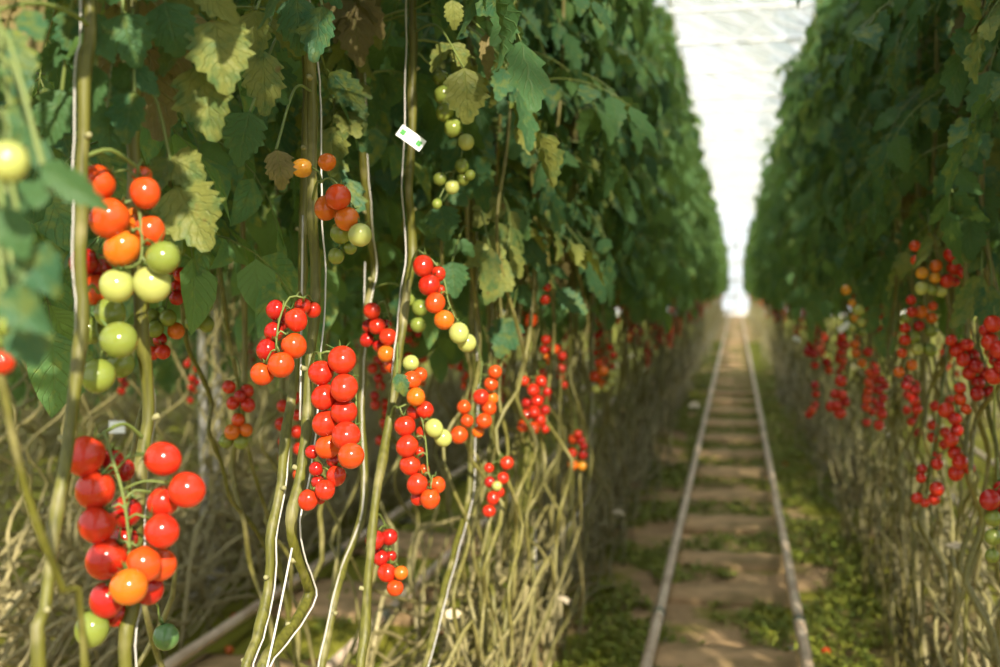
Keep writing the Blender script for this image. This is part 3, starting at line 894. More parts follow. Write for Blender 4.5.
T('r1', [(990, 500, 20, 'd'), (1003, 490, 18, 'd'), (993, 518, 16, 'g'), (993, 537, 16, 'g'), (992, 556, 13, 'g'), (1004, 510, 17, 'd')], 2.15, [(998, 480), (999, 505), (997, 535)], 'low bunch of dark red and green fruit')
T('r2', [(951, 340, 11, 'r'), (957, 350, 14, 'r'), (967, 345, 13, 'r'), (973, 356, 13, 'd'), (963, 360, 13, 'r'), (976, 366, 14, 'd'), (969, 373, 13, 'r'), (978, 383, 13, 'd'), (977, 394, 13, 'd'), (990, 392, 13, 'd'), (985, 373, 12, 'd')], 2.5, [(964, 335), (968, 360), (975, 385)])
T('r2', [(960, 388, 12, 'r'), (960, 399, 12, 'o'), (966, 409, 10, 'o'), (946, 410, 15, 'r'), (955, 419, 13, 'd'), (957, 430, 12, 'd'), (951, 440, 14, 'r'), (955, 453, 14, 'r'), (960, 462, 15, 'r'), (956, 473, 15, 'r'), (969, 468, 12, 'r')],
  2.5, [(954, 380), (956, 410), (958, 440), (960, 466)], 'long red bunch reaching low')
T('r2', [(937, 464, 12, 'r'), (922, 469, 10, 'd'), (921, 478, 10, 'r'), (937, 489, 14, 'r'), (917, 498, 11, 'r'), (934, 499, 12, 'r'), (925, 503, 9, 'r')], 2.55, [(932, 452), (930, 475), (927, 496)])
T('r4', [(881, 380, 9, 'd'), (879, 390, 9, 'd'), (883, 398, 9, 'd'), (880, 406, 10, 'd'), (882, 414, 10, 'r'), (879, 425, 10, 'r'), (876, 372, 8, 'r'), (885, 385, 8, 'd')], 3.4, [(882, 362), (882, 390), (881, 415)], 'thin dark red strand')
T('r4', [(869, 372, 8, 'o'), (868, 382, 8, 'o'), (868, 391, 8, 'o'), (867, 400, 8, 'o'), (867, 408, 8, 'o')], 3.5, [(869, 362), (868, 385)])
T('r5', [(841, 381, 12, 'r'), (835, 394, 10, 'r'), (842, 395, 10, 'r'), (831, 406, 10, 'r'), (840, 413, 12, 'r'), (845, 402, 10, 'd'), (837, 405, 9, 'r')], 3.7, [(842, 370), (840, 388), (839, 402)], 'loose ball of six red tomatoes')
T('r5', [(855, 344, 9, 'O'), (856, 353, 9, 'O'), (862, 363, 9, 'O'), (868, 352, 9, 'r'), (855, 318, 9, 'y'), (852, 328, 8, 'p'), (862, 332, 8, 'g')], 3.7, [(858, 310), (858, 335), (860, 355)])
T('r6', [(842, 337, 9, 'r'), (844, 345, 9, 'r'), (841, 352, 8, 'r'), (843, 361, 8, 'o'), (840, 344, 8, 'd')], 4.2, [(843, 330), (842, 348)])
T('r6', [(816, 394, 8, 'r'), (815, 405, 8, 'r'), (809, 414, 8, 'r'), (815, 385, 8, 'd'), (812, 410, 8, 'o')], 4.4, [(818, 378), (815, 398)])
T('r6', [(812, 345, 9, 'd'), (808, 352, 9, 'd'), (814, 354, 9, 'd'), (815, 365, 8, 'r'), (827, 362, 8, 'd'), (829, 370, 8, 'o')], 4.6, [(814, 335), (815, 355)])
T('r4', [(846, 290, 10, 'y'), (852, 303, 8, 'y'), (858, 310, 11, 'p'), (861, 322, 9, 'p')], 3.4, [(852, 276), (856, 300)])

hero_leaf('r3', 930, 232, 2.5, 44, 12, LEAF_Y, 0.5, (-0.35, 1), seed=31, side=False, label='curled yellowing leaf tip')
hero_leaf('r1', 982, 276, 2.3, 64, 30, LEAF_Y, 0.4, (-0.55, 1), seed=32)
hero_leaf('r1', 992, 285, 2.3, 50, 30, LEAF_G, 0.4, (-0.2, 1), seed=33)

# ------------------------------------------------------------------ grown plants filling the rows
def grown_plant(x, y, stems, fols, detail, rr, label, group, wide=1.0, fol_x=0.0, fol_z=0.0, extra=1, fruit=1.0, laid=0):
    base = V((x, y, 0))
    plant = empty('tomato_plant', base)
    tag(plant, label, 'tomato plant', group)
    me, path = rr.choice(stems)
    link('stem', me, plant)
    for i in range(extra):
        link('stem', rr.choice(stems)[0], plant, (rr.uniform(-.10, .10), rr.uniform(-.22, .22) * wide, 0), None, (1, 1, rr.uniform(0.9, 1.02)))
    for i in range(laid):
        link('stem', rr.choice(LAID), plant, (-0.24 if -1 < x < 0 else 0.24 if 0 < x < 1 else 0, 0, rr.uniform(0, .06)), (0, 0, rr.choice((0, math.pi)) + rr.uniform(-.08, .08)))
    if detail == 2:
        p0 = [p + base for p in path]
        hang = [p for p in p0 if p.z > 0.6]
        leaves_on(plant, base, hang, 1.60, 2.5 if y < 4 else 2.9, 0.055, rr, 0.2, 0.03)
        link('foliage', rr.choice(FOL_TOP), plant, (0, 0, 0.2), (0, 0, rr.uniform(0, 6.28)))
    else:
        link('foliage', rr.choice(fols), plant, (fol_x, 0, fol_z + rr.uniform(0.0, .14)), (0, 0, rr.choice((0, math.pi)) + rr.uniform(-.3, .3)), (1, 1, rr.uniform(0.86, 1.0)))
    if detail >= 1:
        hang = [p for p in path if p.z > 0.6]
        toward = 0.0 if x < 0 else math.pi
        for z, stg in ((rr.uniform(1.08, 1.22), -1.0), (rr.uniform(1.28, 1.42), 0.6)) + (((rr.uniform(1.55, 1.7), 4.5),) if rr.random() < 0.5 else ()):
            if rr.random() > fruit:
                continue
            p = min(hang, key=lambda a: abs(a.z - z))
            grown_truss(plant, p, rr.randint(5, 9), stg, toward + rr.uniform(-1.2, 1.2), rr)
    else:
        for z in (rr.uniform(1.10, 1.25), rr.uniform(1.28, 1.48)):
            if rr.random() > fruit or (x < 0 and y < 2.2):
                continue
            link('truss', rr.choice(FAR_TRUSS), plant, (0, rr.uniform(-.1, .1) * wide, z), (0, 0, (0 if x < 0 else math.pi) + rr.uniform(-1, 1)))
        if rr.random() < 0.4:
            link('truss', rr.choice(FAR_GREEN), plant, (0, 0, 1.62), (0, 0, rr.uniform(0, 6.28)))
    return plant

rr = random.Random(99)
GL = 'tomato plants blurred into the long row beyond the orange and green bunch'
GLB = 'tomato plants of the back line in the long row'
y = 2.62
front = []
while y < 20:
    front.append(y); y += 0.42 * rr.uniform(0.85, 1.15)
for y in front:
    # the plants named above stand among these; keep their stems clear
    grown_plant(-0.60 + rr.uniform(-.05, .05), y, STEMS_L, FOL, 2 if y < 4.6 else (1 if y < 11 else 0), rr,
                'out-of-focus tomato plant of the long row by the sunlit rail, among many alike', GL, fruit=0.15 if y < 4.4 else 0.55, extra=4 if y < 12 else 2, laid=3)
y = 1.35
while y < 18:
    grown_plant(-1.04 + rr.uniform(-.06, .06), y, STEMS_R, FOL_LOW if y < 3.0 else FOL, 0, rr,
                'tomato plant in the back line of the long row, half hidden behind front stems', GLB, fruit=0.4, extra=1)
    y += 0.45 * rr.uniform(0.85, 1.15)
y = 20.3
while y < 52:
    grown_plant(-0.66, y, STEMS_FAR, FOL_WIDE, 0, rr, 'out-of-focus tomato plant of the long row by the sunlit rail, among many alike', GL, 3.0, extra=5)
    y += 1.0 * rr.uniform(0.9, 1.1)

GR = 'tomato plants of the shaded row along the right rail'
GRB = 'tomato plants of the back line in the shaded row'
y = 2.12
while y < 20:
    if 6.7 < y < 7.4 or 11.6 < y < 12.4:
        y += 0.4; continue
    grown_plant(0.62 + rr.uniform(-.05, .05), y, STEMS_R, FOL, 2 if 2.1 < y < 4.6 else (1 if y < 11 else 0), rr,
                'out-of-focus tomato plant of the shaded row along the path, one among many alike', GR, fruit=0 if y < 2.7 else 0.4 if y < 4.4 else 0.75, extra=4 if y < 12 else 2, laid=3)
    y += 0.42 * rr.uniform(0.85, 1.15)
y = 1.1
while y < 16:
    if 6.0 < y < 6.9 or 10.9 < y < 11.8:
        y += 0.4; continue
    grown_plant(1.04 + rr.uniform(-.06, .06), y, STEMS_L, FOL, 0, rr, 'tomato plant in the back line of the shaded row, behind its front stems', GRB, fruit=0.4)
    y += 0.5 * rr.uniform(0.85, 1.15)
y = 20.3
while y < 52:
    grown_plant(0.66, y, STEMS_FAR, FOL_WIDE, 0, rr, 'out-of-focus tomato plant of the shaded row along the path, one among many alike', GR, 3.0, extra=5)
    y += 1.0 * rr.uniform(0.9, 1.1)
# rows beyond
for xr, y0, y1, st, g, lab in (
        (-2.20, 2.2, 17, 0.42, 'tomato plants of the next row across the sunlit side aisle', 'tomato plant of the next row, beyond the sunlit side aisle'),
        (-2.68, 2.8, 12, 0.55, 'tomato plants of the next row across the sunlit side aisle', 'tomato plant of the next row, beyond the sunlit side aisle'),
        (-4.05, 3.5, 14, 0.8, 'tomato plants of the far rows', 'tomato plant of the far rows, seen under the canopy two or more aisles away'),
        (-7.3, 6.5, 18, 0.8, 'tomato plants of the far rows', 'tomato plant of the far rows, seen under the canopy two or more aisles away'),
        (-5.7, 5.0, 16, 0.7, 'tomato plants of the far rows', 'tomato plant of the far rows, seen under the canopy two or more aisles away'),
        (2.25, 4.5, 15, 0.6, 'tomato plants behind the shaded row', 'tomato plant seen through the shaded row, beyond its side aisle')):
    y = y0
    while y < y1:
        grown_plant(xr + rr.uniform(-.06, .06), y, STEMS_FAR, FOL, 0, rr, lab, g, 1.5, fol_z=-0.95 if xr < -5 else -0.55 if xr < -3 else 0.08, fruit=0.3 if xr > -2.5 and y > 3.4 else 0.1 if y > 5 else 0, extra=4, laid=6 if xr < 0 and y < 12 else 2)
        y += st * rr.uniform(0.85, 1.15)

# ------------------------------------------------------------------ twine
def twine(key, label, turns=0.45, top=2.4, bottom=None, off=0.0, rad=0.0014):
    plant, base, path = PLANTS[key]
    pts = []
    ph = R.uniform(0, 6.28)
    r = 0.0115 + off
    for p in path:
        if p.z < (bottom if bottom is not None else 0.55) or p.z > top:
            continue
        w = ph + p.z * 6.28 / turns * 0.5
        pts.append(p + V((math.cos(w), math.sin(w), 0)) * r)
    mb = MB()
    b = pts[0]
    mb.tube([p - b for p in pts], rad, 6)
    o = link('support_string', mb.mesh('support_string', [TWINE]), None, b)
    tag(o, label, 'string')

twine('a', 'white string along the thick stem behind the orange to pale green bunch', 1.2, rad=0.0009, off=-0.003)
twine('b', 'white string along the stem that the large low red bunch surrounds', 1.5, rad=0.0010)
twine('d', 'white string along the knotted stem of the sharp double column of tomatoes', 1.6, off=0.003)
twine('e', 'white string on the stem beside the bunch ending in two dark orange tomatoes', 2.0)
twine('f', 'white string running up the stem that carries the white tag', 1.4, off=0.002)
twine('g', 'thin white string on the stem just behind the tagged one', 2.2)
twine('h', 'white string on the stem with the loose orange bunch', 1.8)
twine('i', 'white string on the stem with the small ragged red bunch', 1.8)
twine('k', 'white string on the stem of the half orange, half green bunch', 1.8)

def loose_string(px0, py0, px1, py1, X, label):
    a, b = at_x(px0, py0, X), at_x(px1, py1, X)
    mb = MB()
    pts = [(b - a) * (i / 8) + V((0, 0, -0.004 * math.sin(math.pi * i / 8))) for i in range(9)]
    mb.tube(pts, 0.0016, 6)
    tag(link('support_string', mb.mesh('support_string', [TWINE]), None, a), label, 'string')
loose_string(292, 548, 262, 690, -0.56, 'taut white string slanting free below the forked stem')
loose_string(365, 262, 361, 470, -0.72, 'thin straight string between the sharp red column and the tagged stem')
loose_string(303, 215, 300, 420, -0.60, 'thin straight string just beside the knotted stem, ending at its red bunch')
loose_string(142, -5, 148, 36, -0.66, 'short piece of white string showing among the leaves above the mottled leaf')

# ------------------------------------------------------------------ tags
t = NT('white plastic'); WHITE = t.done(t.bsdf(t.mix(t.noise(20), (0.80, 0.82, 0.82), (0.72, 0.75, 0.76)), 0.45))
t = NT('green print'); PRINT = t.done(t.bsdf((0.05, 0.30, 0.05), 0.5))

def plant_tag(c, ex, ey, en, hw, hh, label, marks):
    o = empty('plant_tag', c)
    tag(o, label, 'tag')
    mb = MB()
    n = 6
    # a strip bent over the stem
    for side in (0, 1):
        for i in range(n + 1):
            u = i / n * 2 - 1
            bow = en * (0.10 * hw * (1 - u * u) * 1.2)
            for s in (-1, 1):
                mb.v.append(ex * hw * u + ey * hh * s + bow - en * (0.0008 * side))
    k = 2 * (n + 1)
    for i in range(n):
        a = 2 * i
        mb.quad((a, a + 2, a + 3, a + 1)); mb.quad((k + a, k + a + 1, k + a + 3, k + a + 2))
        mb.quad((a, k + a, k + a + 2, a + 2)); mb.quad((a + 1, a + 3, k + a + 3, k + a + 1))
    mb.quad((0, 1, k + 1, k)); mb.quad((2 * n, k + 2 * n, k + 2 * n + 1, 2 * n + 1))
    link('strip', mb.mesh('strip', [WHITE], False), o)
    if marks:
        for sg in (-1, 1):
            m2 = MB()
            cc = ex * hw * 0.66 * sg + en * (0.10 * hw * 0.75 + 0.0006)
            for q in range(4):
                w = q * math.pi / 2 + 0.78
                d = (ex * math.cos(w) + ey * math.sin(w)); s2 = (-ex * math.sin(w) + ey * math.cos(w))
                b = len(m2.v)
                ring = []
                for z in range(10):
                    v = z * 6.283 / 10
                    ring.append(cc + d * (0.0030 + 0.0027 * math.cos(v)) + s2 * 0.0027 * math.sin(v))
                m2.v += ring
                m2.quad([b + z for z in range(10)])
            st = cc - ey * 0.006
            m2.v += [cc - ex * 0.0006, cc + ex * 0.0006, st + ex * 0.0016, st + ex * 0.0004]
            b = len(m2.v) - 4
            m2.quad((b, b + 1, b + 2, b + 3))
            link('leaf_emblem', m2.mesh('leaf_emblem', [PRINT], False), o)['label'] = 'green leaf emblem printed on the tag'

ca, sa = math.cos(-0.62), math.sin(-0.62)
plant_tag(at(411, 138, 1.835), RIGHT * ca + UP * sa, UP * ca - RIGHT * sa, -FWD, 0.024, 0.0105, 'white plastic tag with two green leaf emblems clipped across a stem', True)
plant_tag(at(596, 264, 3.9), RIGHT * 0.85 - UP * 0.5, UP * 0.85 + RIGHT * 0.5, -FWD, 0.020, 0.010, 'out-of-focus white tag among leaves of the long row by the aisle', False)
plant_tag(at(844, 327, 4.0), RIGHT * 0.8 + UP * 0.6, UP * 0.8 - RIGHT * 0.6, -FWD, 0.024, 0.011, 'out-of-focus white tag hanging above red fruit in the shaded row', False)
plant_tag(at(797, 339, 5.2), RIGHT * 0.8 - UP * 0.5, UP * 0.8 + RIGHT * 0.5, -FWD, 0.020, 0.010, 'small blurred white tag farther along the shaded row', False)
plant_tag(at(117, 427, 2.9), RIGHT, UP, -FWD, 0.021, 0.016, 'square white paper tag low between the two thick stems', False)

# growers strip the leaves that cover ripening fruit: take off those hanging in front of it
for i in (-12, -6, 0, 6, 12):
    BARE.append(at(411 + i, 138 + i * 0.6, 1.835))
for y_ in range(90, 310, 25):
    BARE.append(at_x(312, y_, -0.58))
for y_ in range(130, 340, 25):
    BARE.append(at_x(410, y_, -0.56))
for x_ in range(250, 420, 20):
    for y_ in range(30, 180, 25):
        BARE.append(at(x_, y_, 1.22))
bpy.context.view_layer.update()
dg_ = bpy.context.evaluated_depsgraph_get()
loose = {o.name for o in LOOSE}
cut = set()
for p in BARE + HERO:
    o_ = CAM.copy(); d_ = (p - CAM); L_ = d_.length - 0.03; d_.normalize()
    for k in range(12):
        hit, loc, nr_, i_, ob, m_ = SC.ray_cast(dg_, o_, d_, distance=L_ - (o_ - CAM).length)
        if not hit:
            break
        if ob.name in loose:
            cut.add(ob.name)
        o_ = loc + d_ * 0.002
for n_ in cut:
    bpy.data.objects.remove(bpy.data.objects[n_])

# ------------------------------------------------------------------ rails
t = NT('pipe paint')
co = t.coord('Object')
wear = t.ramp(t.noise(7, 4, co), [(0.42, (0, 0, 0)), (0.70, (1, 1, 1))])
RAIL_M = t.done(t.bsdf(t.mix(wear, (0.74, 0.59, 0.43), (0.48, 0.34, 0.22)), 0.38, t.bump(t.noise(40, 3, co), 0.1, 0.002), 0.5))
t = NT('clamp steel'); CLAMP = t.done(t.bsdf(t.mix(t.noise(40), (0.16, 0.19, 0.14), (0.25, 0.22, 0.17)), 0.5, None, 0.5, 0, 0, 0.4))

def pipe_rail(x, y0, y1, label, joints, stands, r=0.0220):
    o = empty('pipe_rail', (x, y0, 0))
    tag(o, label, 'rail')
    mb = MB()
    zc = 0.095
    n = max(2, int((y1 - y0) / 0.5))
    mb.tube([V((0, (y1 - y0) * i / n, zc + 0.003 * math.sin(i * 1.7))) for i in range(n + 1)], r, 16)
    link('pipe', mb.mesh('pipe', [RAIL_M]), o)
    for yj in joints:
        m = MB()
        m.tube([V((0, yj - y0 + d, zc)) for d in (-0.035, -0.03, 0.03, 0.035)], [r, r + 0.004, r + 0.004, r], 16)
        link('pipe_collar', m.mesh('pipe_collar', [CLAMP]), o)
    for ys in stands:
        m = MB()
        m.tube([V((0, ys - y0, -0.02)), V((0, ys - y0, zc - r * 0.7))], 0.010, 8)
        m.box((0, ys - y0, 0.004), (0.05, 0.05, 0.004))
        for k in range(7):
            w = math.pi + math.pi * k / 6
            if k < 6:
                w2 = math.pi + math.pi * (k + 1) / 6
                a = V((math.cos(w) * (r + .003), 0, math.sin(w) * (r + .003))); b = V((math.cos(w2) * (r + .003), 0, math.sin(w2) * (r + .003)))
                m.tube([a + V((0, ys - y0 , zc)), b + V((0, ys - y0, zc))], 0.004, 5)
        link('pipe_stand', m.mesh('pipe_stand', [CLAMP], False), o)

yl = at_z(635, 613, 0.095).y
yr = at_z(787, 622, 0.095).y
pipe_rail(-0.275, 1.6, 53, 'pale pipe rail on the side of the sunlit row, along the central path', [yl, yl + 6, yl + 12], [yl - 0.07 + 1.5 * i for i in range(12)])
pipe_rail(0.275, 1.6, 53, 'pale pipe rail on the side of the shaded row, along the central path', [yr, yr + 6, yr + 12], [yr - 0.07 + 1.5 * i for i in range(12)])
pipe_rail(-1.35, 0.8, 22, 'shadowed pipe rail of the side aisle, nearer to the sharp stems', [4.2], [2.2 + 1.5 * i for i in range(8)])
pipe_rail(-1.91, 0.8, 22, 'bright pipe rail crossing low behind the sharp stems of the front row', [5.2], [1.9 + 1.5 * i for i in range(8)])
pipe_rail(-2.98, 2.0, 22, 'nearer pipe rail of the second side aisle, behind the tangle of laid stems', [], [4.0 + 1.5 * i for i in range(6)])
pipe_rail(-3.54, 2.0, 22, 'farther pipe rail of the second side aisle, behind the tangle of laid stems', [], [4.0 + 1.5 * i for i in range(6)])
pipe_rail(1.35, 2.0, 22, 'pipe rail close behind the stems of the shaded row', [], [4.0 + 1.5 * i for i in range(6)])
pipe_rail(1.91, 2.0, 22, 'pipe rail showing pale between the stems of the shaded row', [], [4.0 + 1.5 * i for i in range(6)])

# heating pipe through the next row
hp = empty('heating_pipe', (-2.44, 2.5, 1.81))
tag(hp, 'grey heating pipe running level behind the stems under the canopy', 'pipe')
mb = MB(); mb.tube([V((0, 0, 0)), V((0, 7, 0)), V((0, 15, 0))], 0.0225, 14)
link('pipe', mb.mesh('pipe', [CLAMP]), hp)
for i in range(4):
    m = MB(); m.tube([V((0, 0.8 + 3.5 * i, 0.02)), V((0, 0.8 + 3.5 * i, 1.6))], 0.002, 5)
    m.tube([V((0.027 * math.cos(k * 0.7), 0.8 + 3.5 * i, 0.027 * math.sin(k * 0.7))) for k in range(10)], 0.0025, 5)
    link('hanger', m.mesh('hanger', [CLAMP]), hp)

# white posts standing in the next row
t = NT('white post paint'); POSTP = t.done(t.bsdf(t.mix(t.noise(9, 4), (0.74, 0.72, 0.68), (0.56, 0.54, 0.50)), 0.5))
def post(px, X, r, label):
    p = at_x(px, 400, X)
    o = empty('support_post', (p.x, p.y, 0))
    tag(o, label, 'post')
    m = MB(); m.tube([V((0, 0, 0)), V((0, 0, 2.4)), V((0, 0, 4.85))], r, 14)
    link('shaft', m.mesh('shaft', [POSTP]), o)
    m = MB(); m.box((0, 0, 0.01), (0.06, 0.06, 0.01)); m.tube([V((0, 0, 0.02)), V((0, 0, 0.06))], [r * 1.6, r * 1.1], 14)
    link('foot', m.mesh('foot', [POSTP]), o)
post(203, -2.36, 0.020, 'white post beyond the side aisle, nearer of the close pair')
post(217, -2.44, 0.020, 'white post beyond the side aisle, farther of the close pair')
post(345, -2.44, 0.020, 'pale post behind the sharp red column of tomatoes')

# ------------------------------------------------------------------ ground
t = NT('greenhouse soil')
pos = t.geo('Position')
big = t.noise(1.6, 4, pos)
fine = t.noise(26, 5, pos)
tan = t.mix(fine, (0.54, 0.36, 0.19), (0.38, 0.25, 0.125))
tan = t.mix(t.ramp(t.noise(5, 4, pos), [(0.45, (0, 0, 0)), (0.7, (0.5, 0.5, 0.5))]), tan, (0.19, 0.125, 0.06))
moss = t.mix(fine, (0.17, 0.175, 0.014), (0.25, 0.235, 0.03))
xx = t.xyz(pos)[0]
# moss keeps to the row foot beside the rails and lies in patches elsewhere
edge = t.math('SUBTRACT', t.math('ABSOLUTE', xx), 0.30)
mfac = t.math('ADD', big, t.math('MULTIPLY', edge, 0.16))
mask = t.ramp(mfac, [(0.48, (0, 0, 0)), (0.60, (1, 1, 1))])
SOIL = t.done(t.bsdf(t.mix(mask, tan, moss), 0.9, t.bump(t.math('ADD', fine, t.math('MULTIPLY', big, 2.0)), 0.6, 0.02), 0.2))
mb = MB()
nx, ny = 60, 200
for j in range(ny + 1):
    yy = -3 + 62 * (j / ny) ** 1.6
    for i in range(nx + 1):
        x = -9 + 18 * i / nx + (-24 if i == 0 else 24 if i == nx else 0)
        mb.v.append(V((x, yy, 0.018 * (noise.noise(V((x * 2.3, yy * 2.3, 0))) - 0.3) + 0.02 * noise.noise(V((x * 0.7, yy * 0.9, 3))))))
for j in range(ny):
    for i in range(nx):
        a = j * (nx + 1) + i
        mb.quad((a, a + 1, a + nx + 2, a + nx + 1))
structure('ground', mb.mesh('ground', [SOIL]))

# half-buried sleepers between the rails
t = NT('worn plank')
co = t.coord('Object')
gr = t.noise(1.0, 5, t.mapping(co, (3, 40, 40)))
PLANK = t.done(t.bsdf(t.mix(t.ramp(t.noise(6, 4, co), [(0.40, (0, 0, 0)), (0.68, (0.8, 0.8, 0.8))]), t.mix(gr, (0.62, 0.41, 0.22), (0.46, 0.30, 0.15)), (0.20, 0.15, 0.06)), 0.85, t.bump(gr, 0.4, 0.006), 0.2))
def sleeper(xc, y, w, half, label, group=None):
    mb = MB()
    nx, ny = 14, 4
    rr = random.Random(int(y * 100))
    for j in range(ny + 1):
        for i in range(nx + 1):
            u, v = i / nx * 2 - 1, j / ny * 2 - 1
            e = 0.012 * noise.noise(V((u * 3, y, v)))
            mb.v.append(V((u * half + 0.01 * noise.noise(V((v * 4, y, 7))), v * w / 2 + e * 1.5, 0.030 + e * 0.5 - (0.012 if abs(v) == 1 or abs(u) == 1 else 0))))
    k = (nx + 1) * (ny + 1)
    mb.v += [V((p.x, p.y, -0.03)) for p in mb.v[:k]]
    for j in range(ny):
        for i in range(nx):
            a = j * (nx + 1) + i
            mb.quad((a, a + 1, a + nx + 2, a + nx + 1)); mb.quad((k + a, k + a + nx + 1, k + a + nx + 2, k + a + 1))
    loop = list(range(nx + 1)) + [(j + 1) * (nx + 1) - 1 for j in range(1, ny + 1)] + [ny * (nx + 1) + i for i in range(nx - 1, -1, -1)] + [j * (nx + 1) for j in range(ny - 1, 0, -1)]
    for a, b in zip(loop, loop[1:] + loop[:1]):
        mb.quad((a, k + a, k + b, b))
    o = link('sleeper_plank', mb.mesh('sleeper_plank', [PLANK]), None, (xc, y, 0))
    tag(o, label, 'plank', group)
SL = [(655, 0.30), (590, 0.26), (556, 0.30), (520, 0.42), (493, 0.40), (470, 0.5), (452, 0.5)]
names = ['half-buried earthy plank across the path closest to the camera', 'second half-buried tan plank between the rails, counted from the camera', 'third half-buried tan plank between the rails, counted from the camera',
         'fourth half-buried tan plank between the rails, counted from the camera', 'fifth half-buried tan plank between the rails, counted from the camera', 'sixth half-buried tan plank between the rails, counted from the camera', 'seventh half-buried tan plank between the rails, counted from the camera']
ys = []
for (py, w), lb in zip(SL, names):
    p = at_z(730, py, 0.03)
    ys.append(p.y)
    sleeper(R.uniform(-.015, .015), p.y, w, 0.29, lb)
y = ys[-1] + 1.0
while y < 30:
    sleeper(R.uniform(-.015, .015), y, 0.5, 0.29, 'distant half-buried plank between the rails, blurred into tan bands', 'distant planks between the rails')
    y += 1.15 * R.uniform(0.9, 1.1)
for y in (2.6, 3.6, 4.7, 5.8):
    sleeper(-1.63, y, 0.55, 0.33, 'tan plank across the side aisle, in sun behind the front stems', 'planks across the sunlit side aisle')

# weeds: small leaved clumps nobody could count
t = NT('weed leaf')
WEED = t.done(t.bsdf(t.mix(t.geo('Random Per Island'), (0.15, 0.21, 0.016), (0.28, 0.28, 0.03)), 0.6))
def weeds(name, spots, label, seed):
    rr = random.Random(seed)
    mb = MB()
    for (x, y, s) in spots:
        for k in range(rr.randint(4, 7)):
            w = rr.uniform(0, 6.28); L = s * rr.uniform(0.5, 1.1); el = rr.uniform(0.1, 1.1)
            d = V((math.cos(w) * math.cos(el), math.sin(w) * math.cos(el), math.sin(el)))
            sd = V((-math.sin(w), math.cos(w), 0)) * L * rr.uniform(0.18, 0.30)
            b0 = V((x + rr.uniform(-s, s) * 0.5, y + rr.uniform(-s, s) * 0.5, 0.0 + rr.uniform(0, s * 0.4)))
            b = len(mb.v)
            mid = b0 + d * L * 0.55
            mb.v += [b0, mid - sd, mid + sd, b0 + d * L - V((0, 0, L * 0.25)), mid + V((0, 0, -L * 0.06))]
            mb.quad((b, b + 1, b + 4)); mb.quad((b, b + 4, b + 2)); mb.quad((b + 1, b + 3, b + 4)); mb.quad((b + 4, b + 3, b + 2))
    o = link(name, mb.mesh(name, [WEED]))
    tag(o, label, 'weeds', None, 'stuff')
sp = []
for i in range(42000):
    yy = 2.2 + 26 * rr.random() ** 1.7
    x = rr.uniform(-0.62, 0.72)
    d = noise.noise(V((x * 2.2, yy * 1.6, 1.7))) + 0.35 * noise.noise(V((x * 6, yy * 5, 4.0)))
    inside = abs(x) < 0.25
    gap = min(abs(yy - q) for q in ys) if yy < ys[-1] + 0.4 else 0.3
    thr = 0.10 if inside else -0.12
    if inside:
        thr += 0.16 if gap < 0.12 else -0.24
        thr -= 0.30 * x / 0.25 * 0.8
    if x > 0.30: thr -= 0.2
    if d > thr:
        sp.append((x, yy, rr.uniform(0.015, 0.05) * (1.0 if not inside else 0.8)))
weeds('path_weeds', sp, 'low green weeds and moss along the rails of the path', 5)
sp = []
for i in range(5000):
    x = rr.uniform(-2.2, -1.0); yy = rr.uniform(1.6, 10)
    if noise.noise(V((x * 2.2, yy * 1.6, 9.7))) > 0.08:
        sp.append((x, yy, rr.uniform(0.02, 0.05)))
for i in range(2500):
    x = rr.uniform(1.0, 2.2); yy = rr.uniform(2.6, 10)
    if noise.noise(V((x * 2.2, yy * 1.6, 9.7))) > 0.08:
        sp.append((x, yy, rr.uniform(0.02, 0.05)))
weeds('side_aisle_weeds', sp, 'patches of green weeds on the soil of the side aisles', 6)

# fallen fruit and dry bits on the ground
def fallen(px, py, ripe, dia, label, z=0.0):
    p = at_z(px, py, z + dia / 2)
    o = link('fallen_tomato', TM[ripe][R.randrange(3)], None, p, (R.uniform(0.6, 2.4), R.uniform(-.8, .8), R.uniform(0, 6)), dia)
    tag(o, label, 'tomato')
fallen(826, 652, 'r', 0.034, 'red tomato fallen on the weeds beside the rail of the shaded row')
fallen(234, 617, 'O', 0.034, 'orange tomato lying on the ground just above the bright side-aisle rail')
fallen(229, 650, 'O', 0.034, 'orange tomato lying on the ground just below the bright side-aisle rail')
fallen(269, 621, 'o', 0.034, 'orange-red tomato on the soil beside the knotted stem')
fallen(313, 662, 'o', 0.03, 'orange-red tomato on the soil low between two green stems')
fallen(441, 632, 'd', 0.034, 'dark red tomato on the soil at the foot of the stems with tan planks behind')
fallen(785, 464, 'O', 0.034, 'pale orange tomato lying in the weeds under the shaded row')
t = NT('dry husk'); DRY = t.done(t.bsdf(t.mix(t.noise(30), (0.60, 0.52, 0.38), (0.42, 0.33, 0.20)), 0.8))
def dry_leaf(px, py, D, L, label):
    rr = random.Random(int(px))
    p = at(px, py, D)
    mb = MB()
    add_leaflet(mb, V((0, 0, 0)), V((rr.uniform(-1, 1), rr.uniform(-1, 1), 0.2)), V((0.3, -0.6, 0.8)), L, L * 0.6, rr, 12, True)
    tag(link('dry_leaf', mb.mesh('dry_leaf', [DRY]), None, p), label, 'dry leaf')
dry_leaf(560, 596, 3.7, 0.07, 'pale dry leaf caught on the bundle of laid stems')
dry_leaf(612, 512, 4.4, 0.07, 'pale dry leaf hanging on the outer stem of the long row')
dry_leaf(700, 406, 7.3, 0.10, 'pale dry leaf at the foot of the long row by the rail')
dry_leaf(446, 617, 2.6, 0.05, 'whitish dry leaf on the side-aisle soil below the orange bunch')
dry_leaf(966, 548, 3.0, 0.06, 'whitish dry leaf behind the dark stem with green fruit')

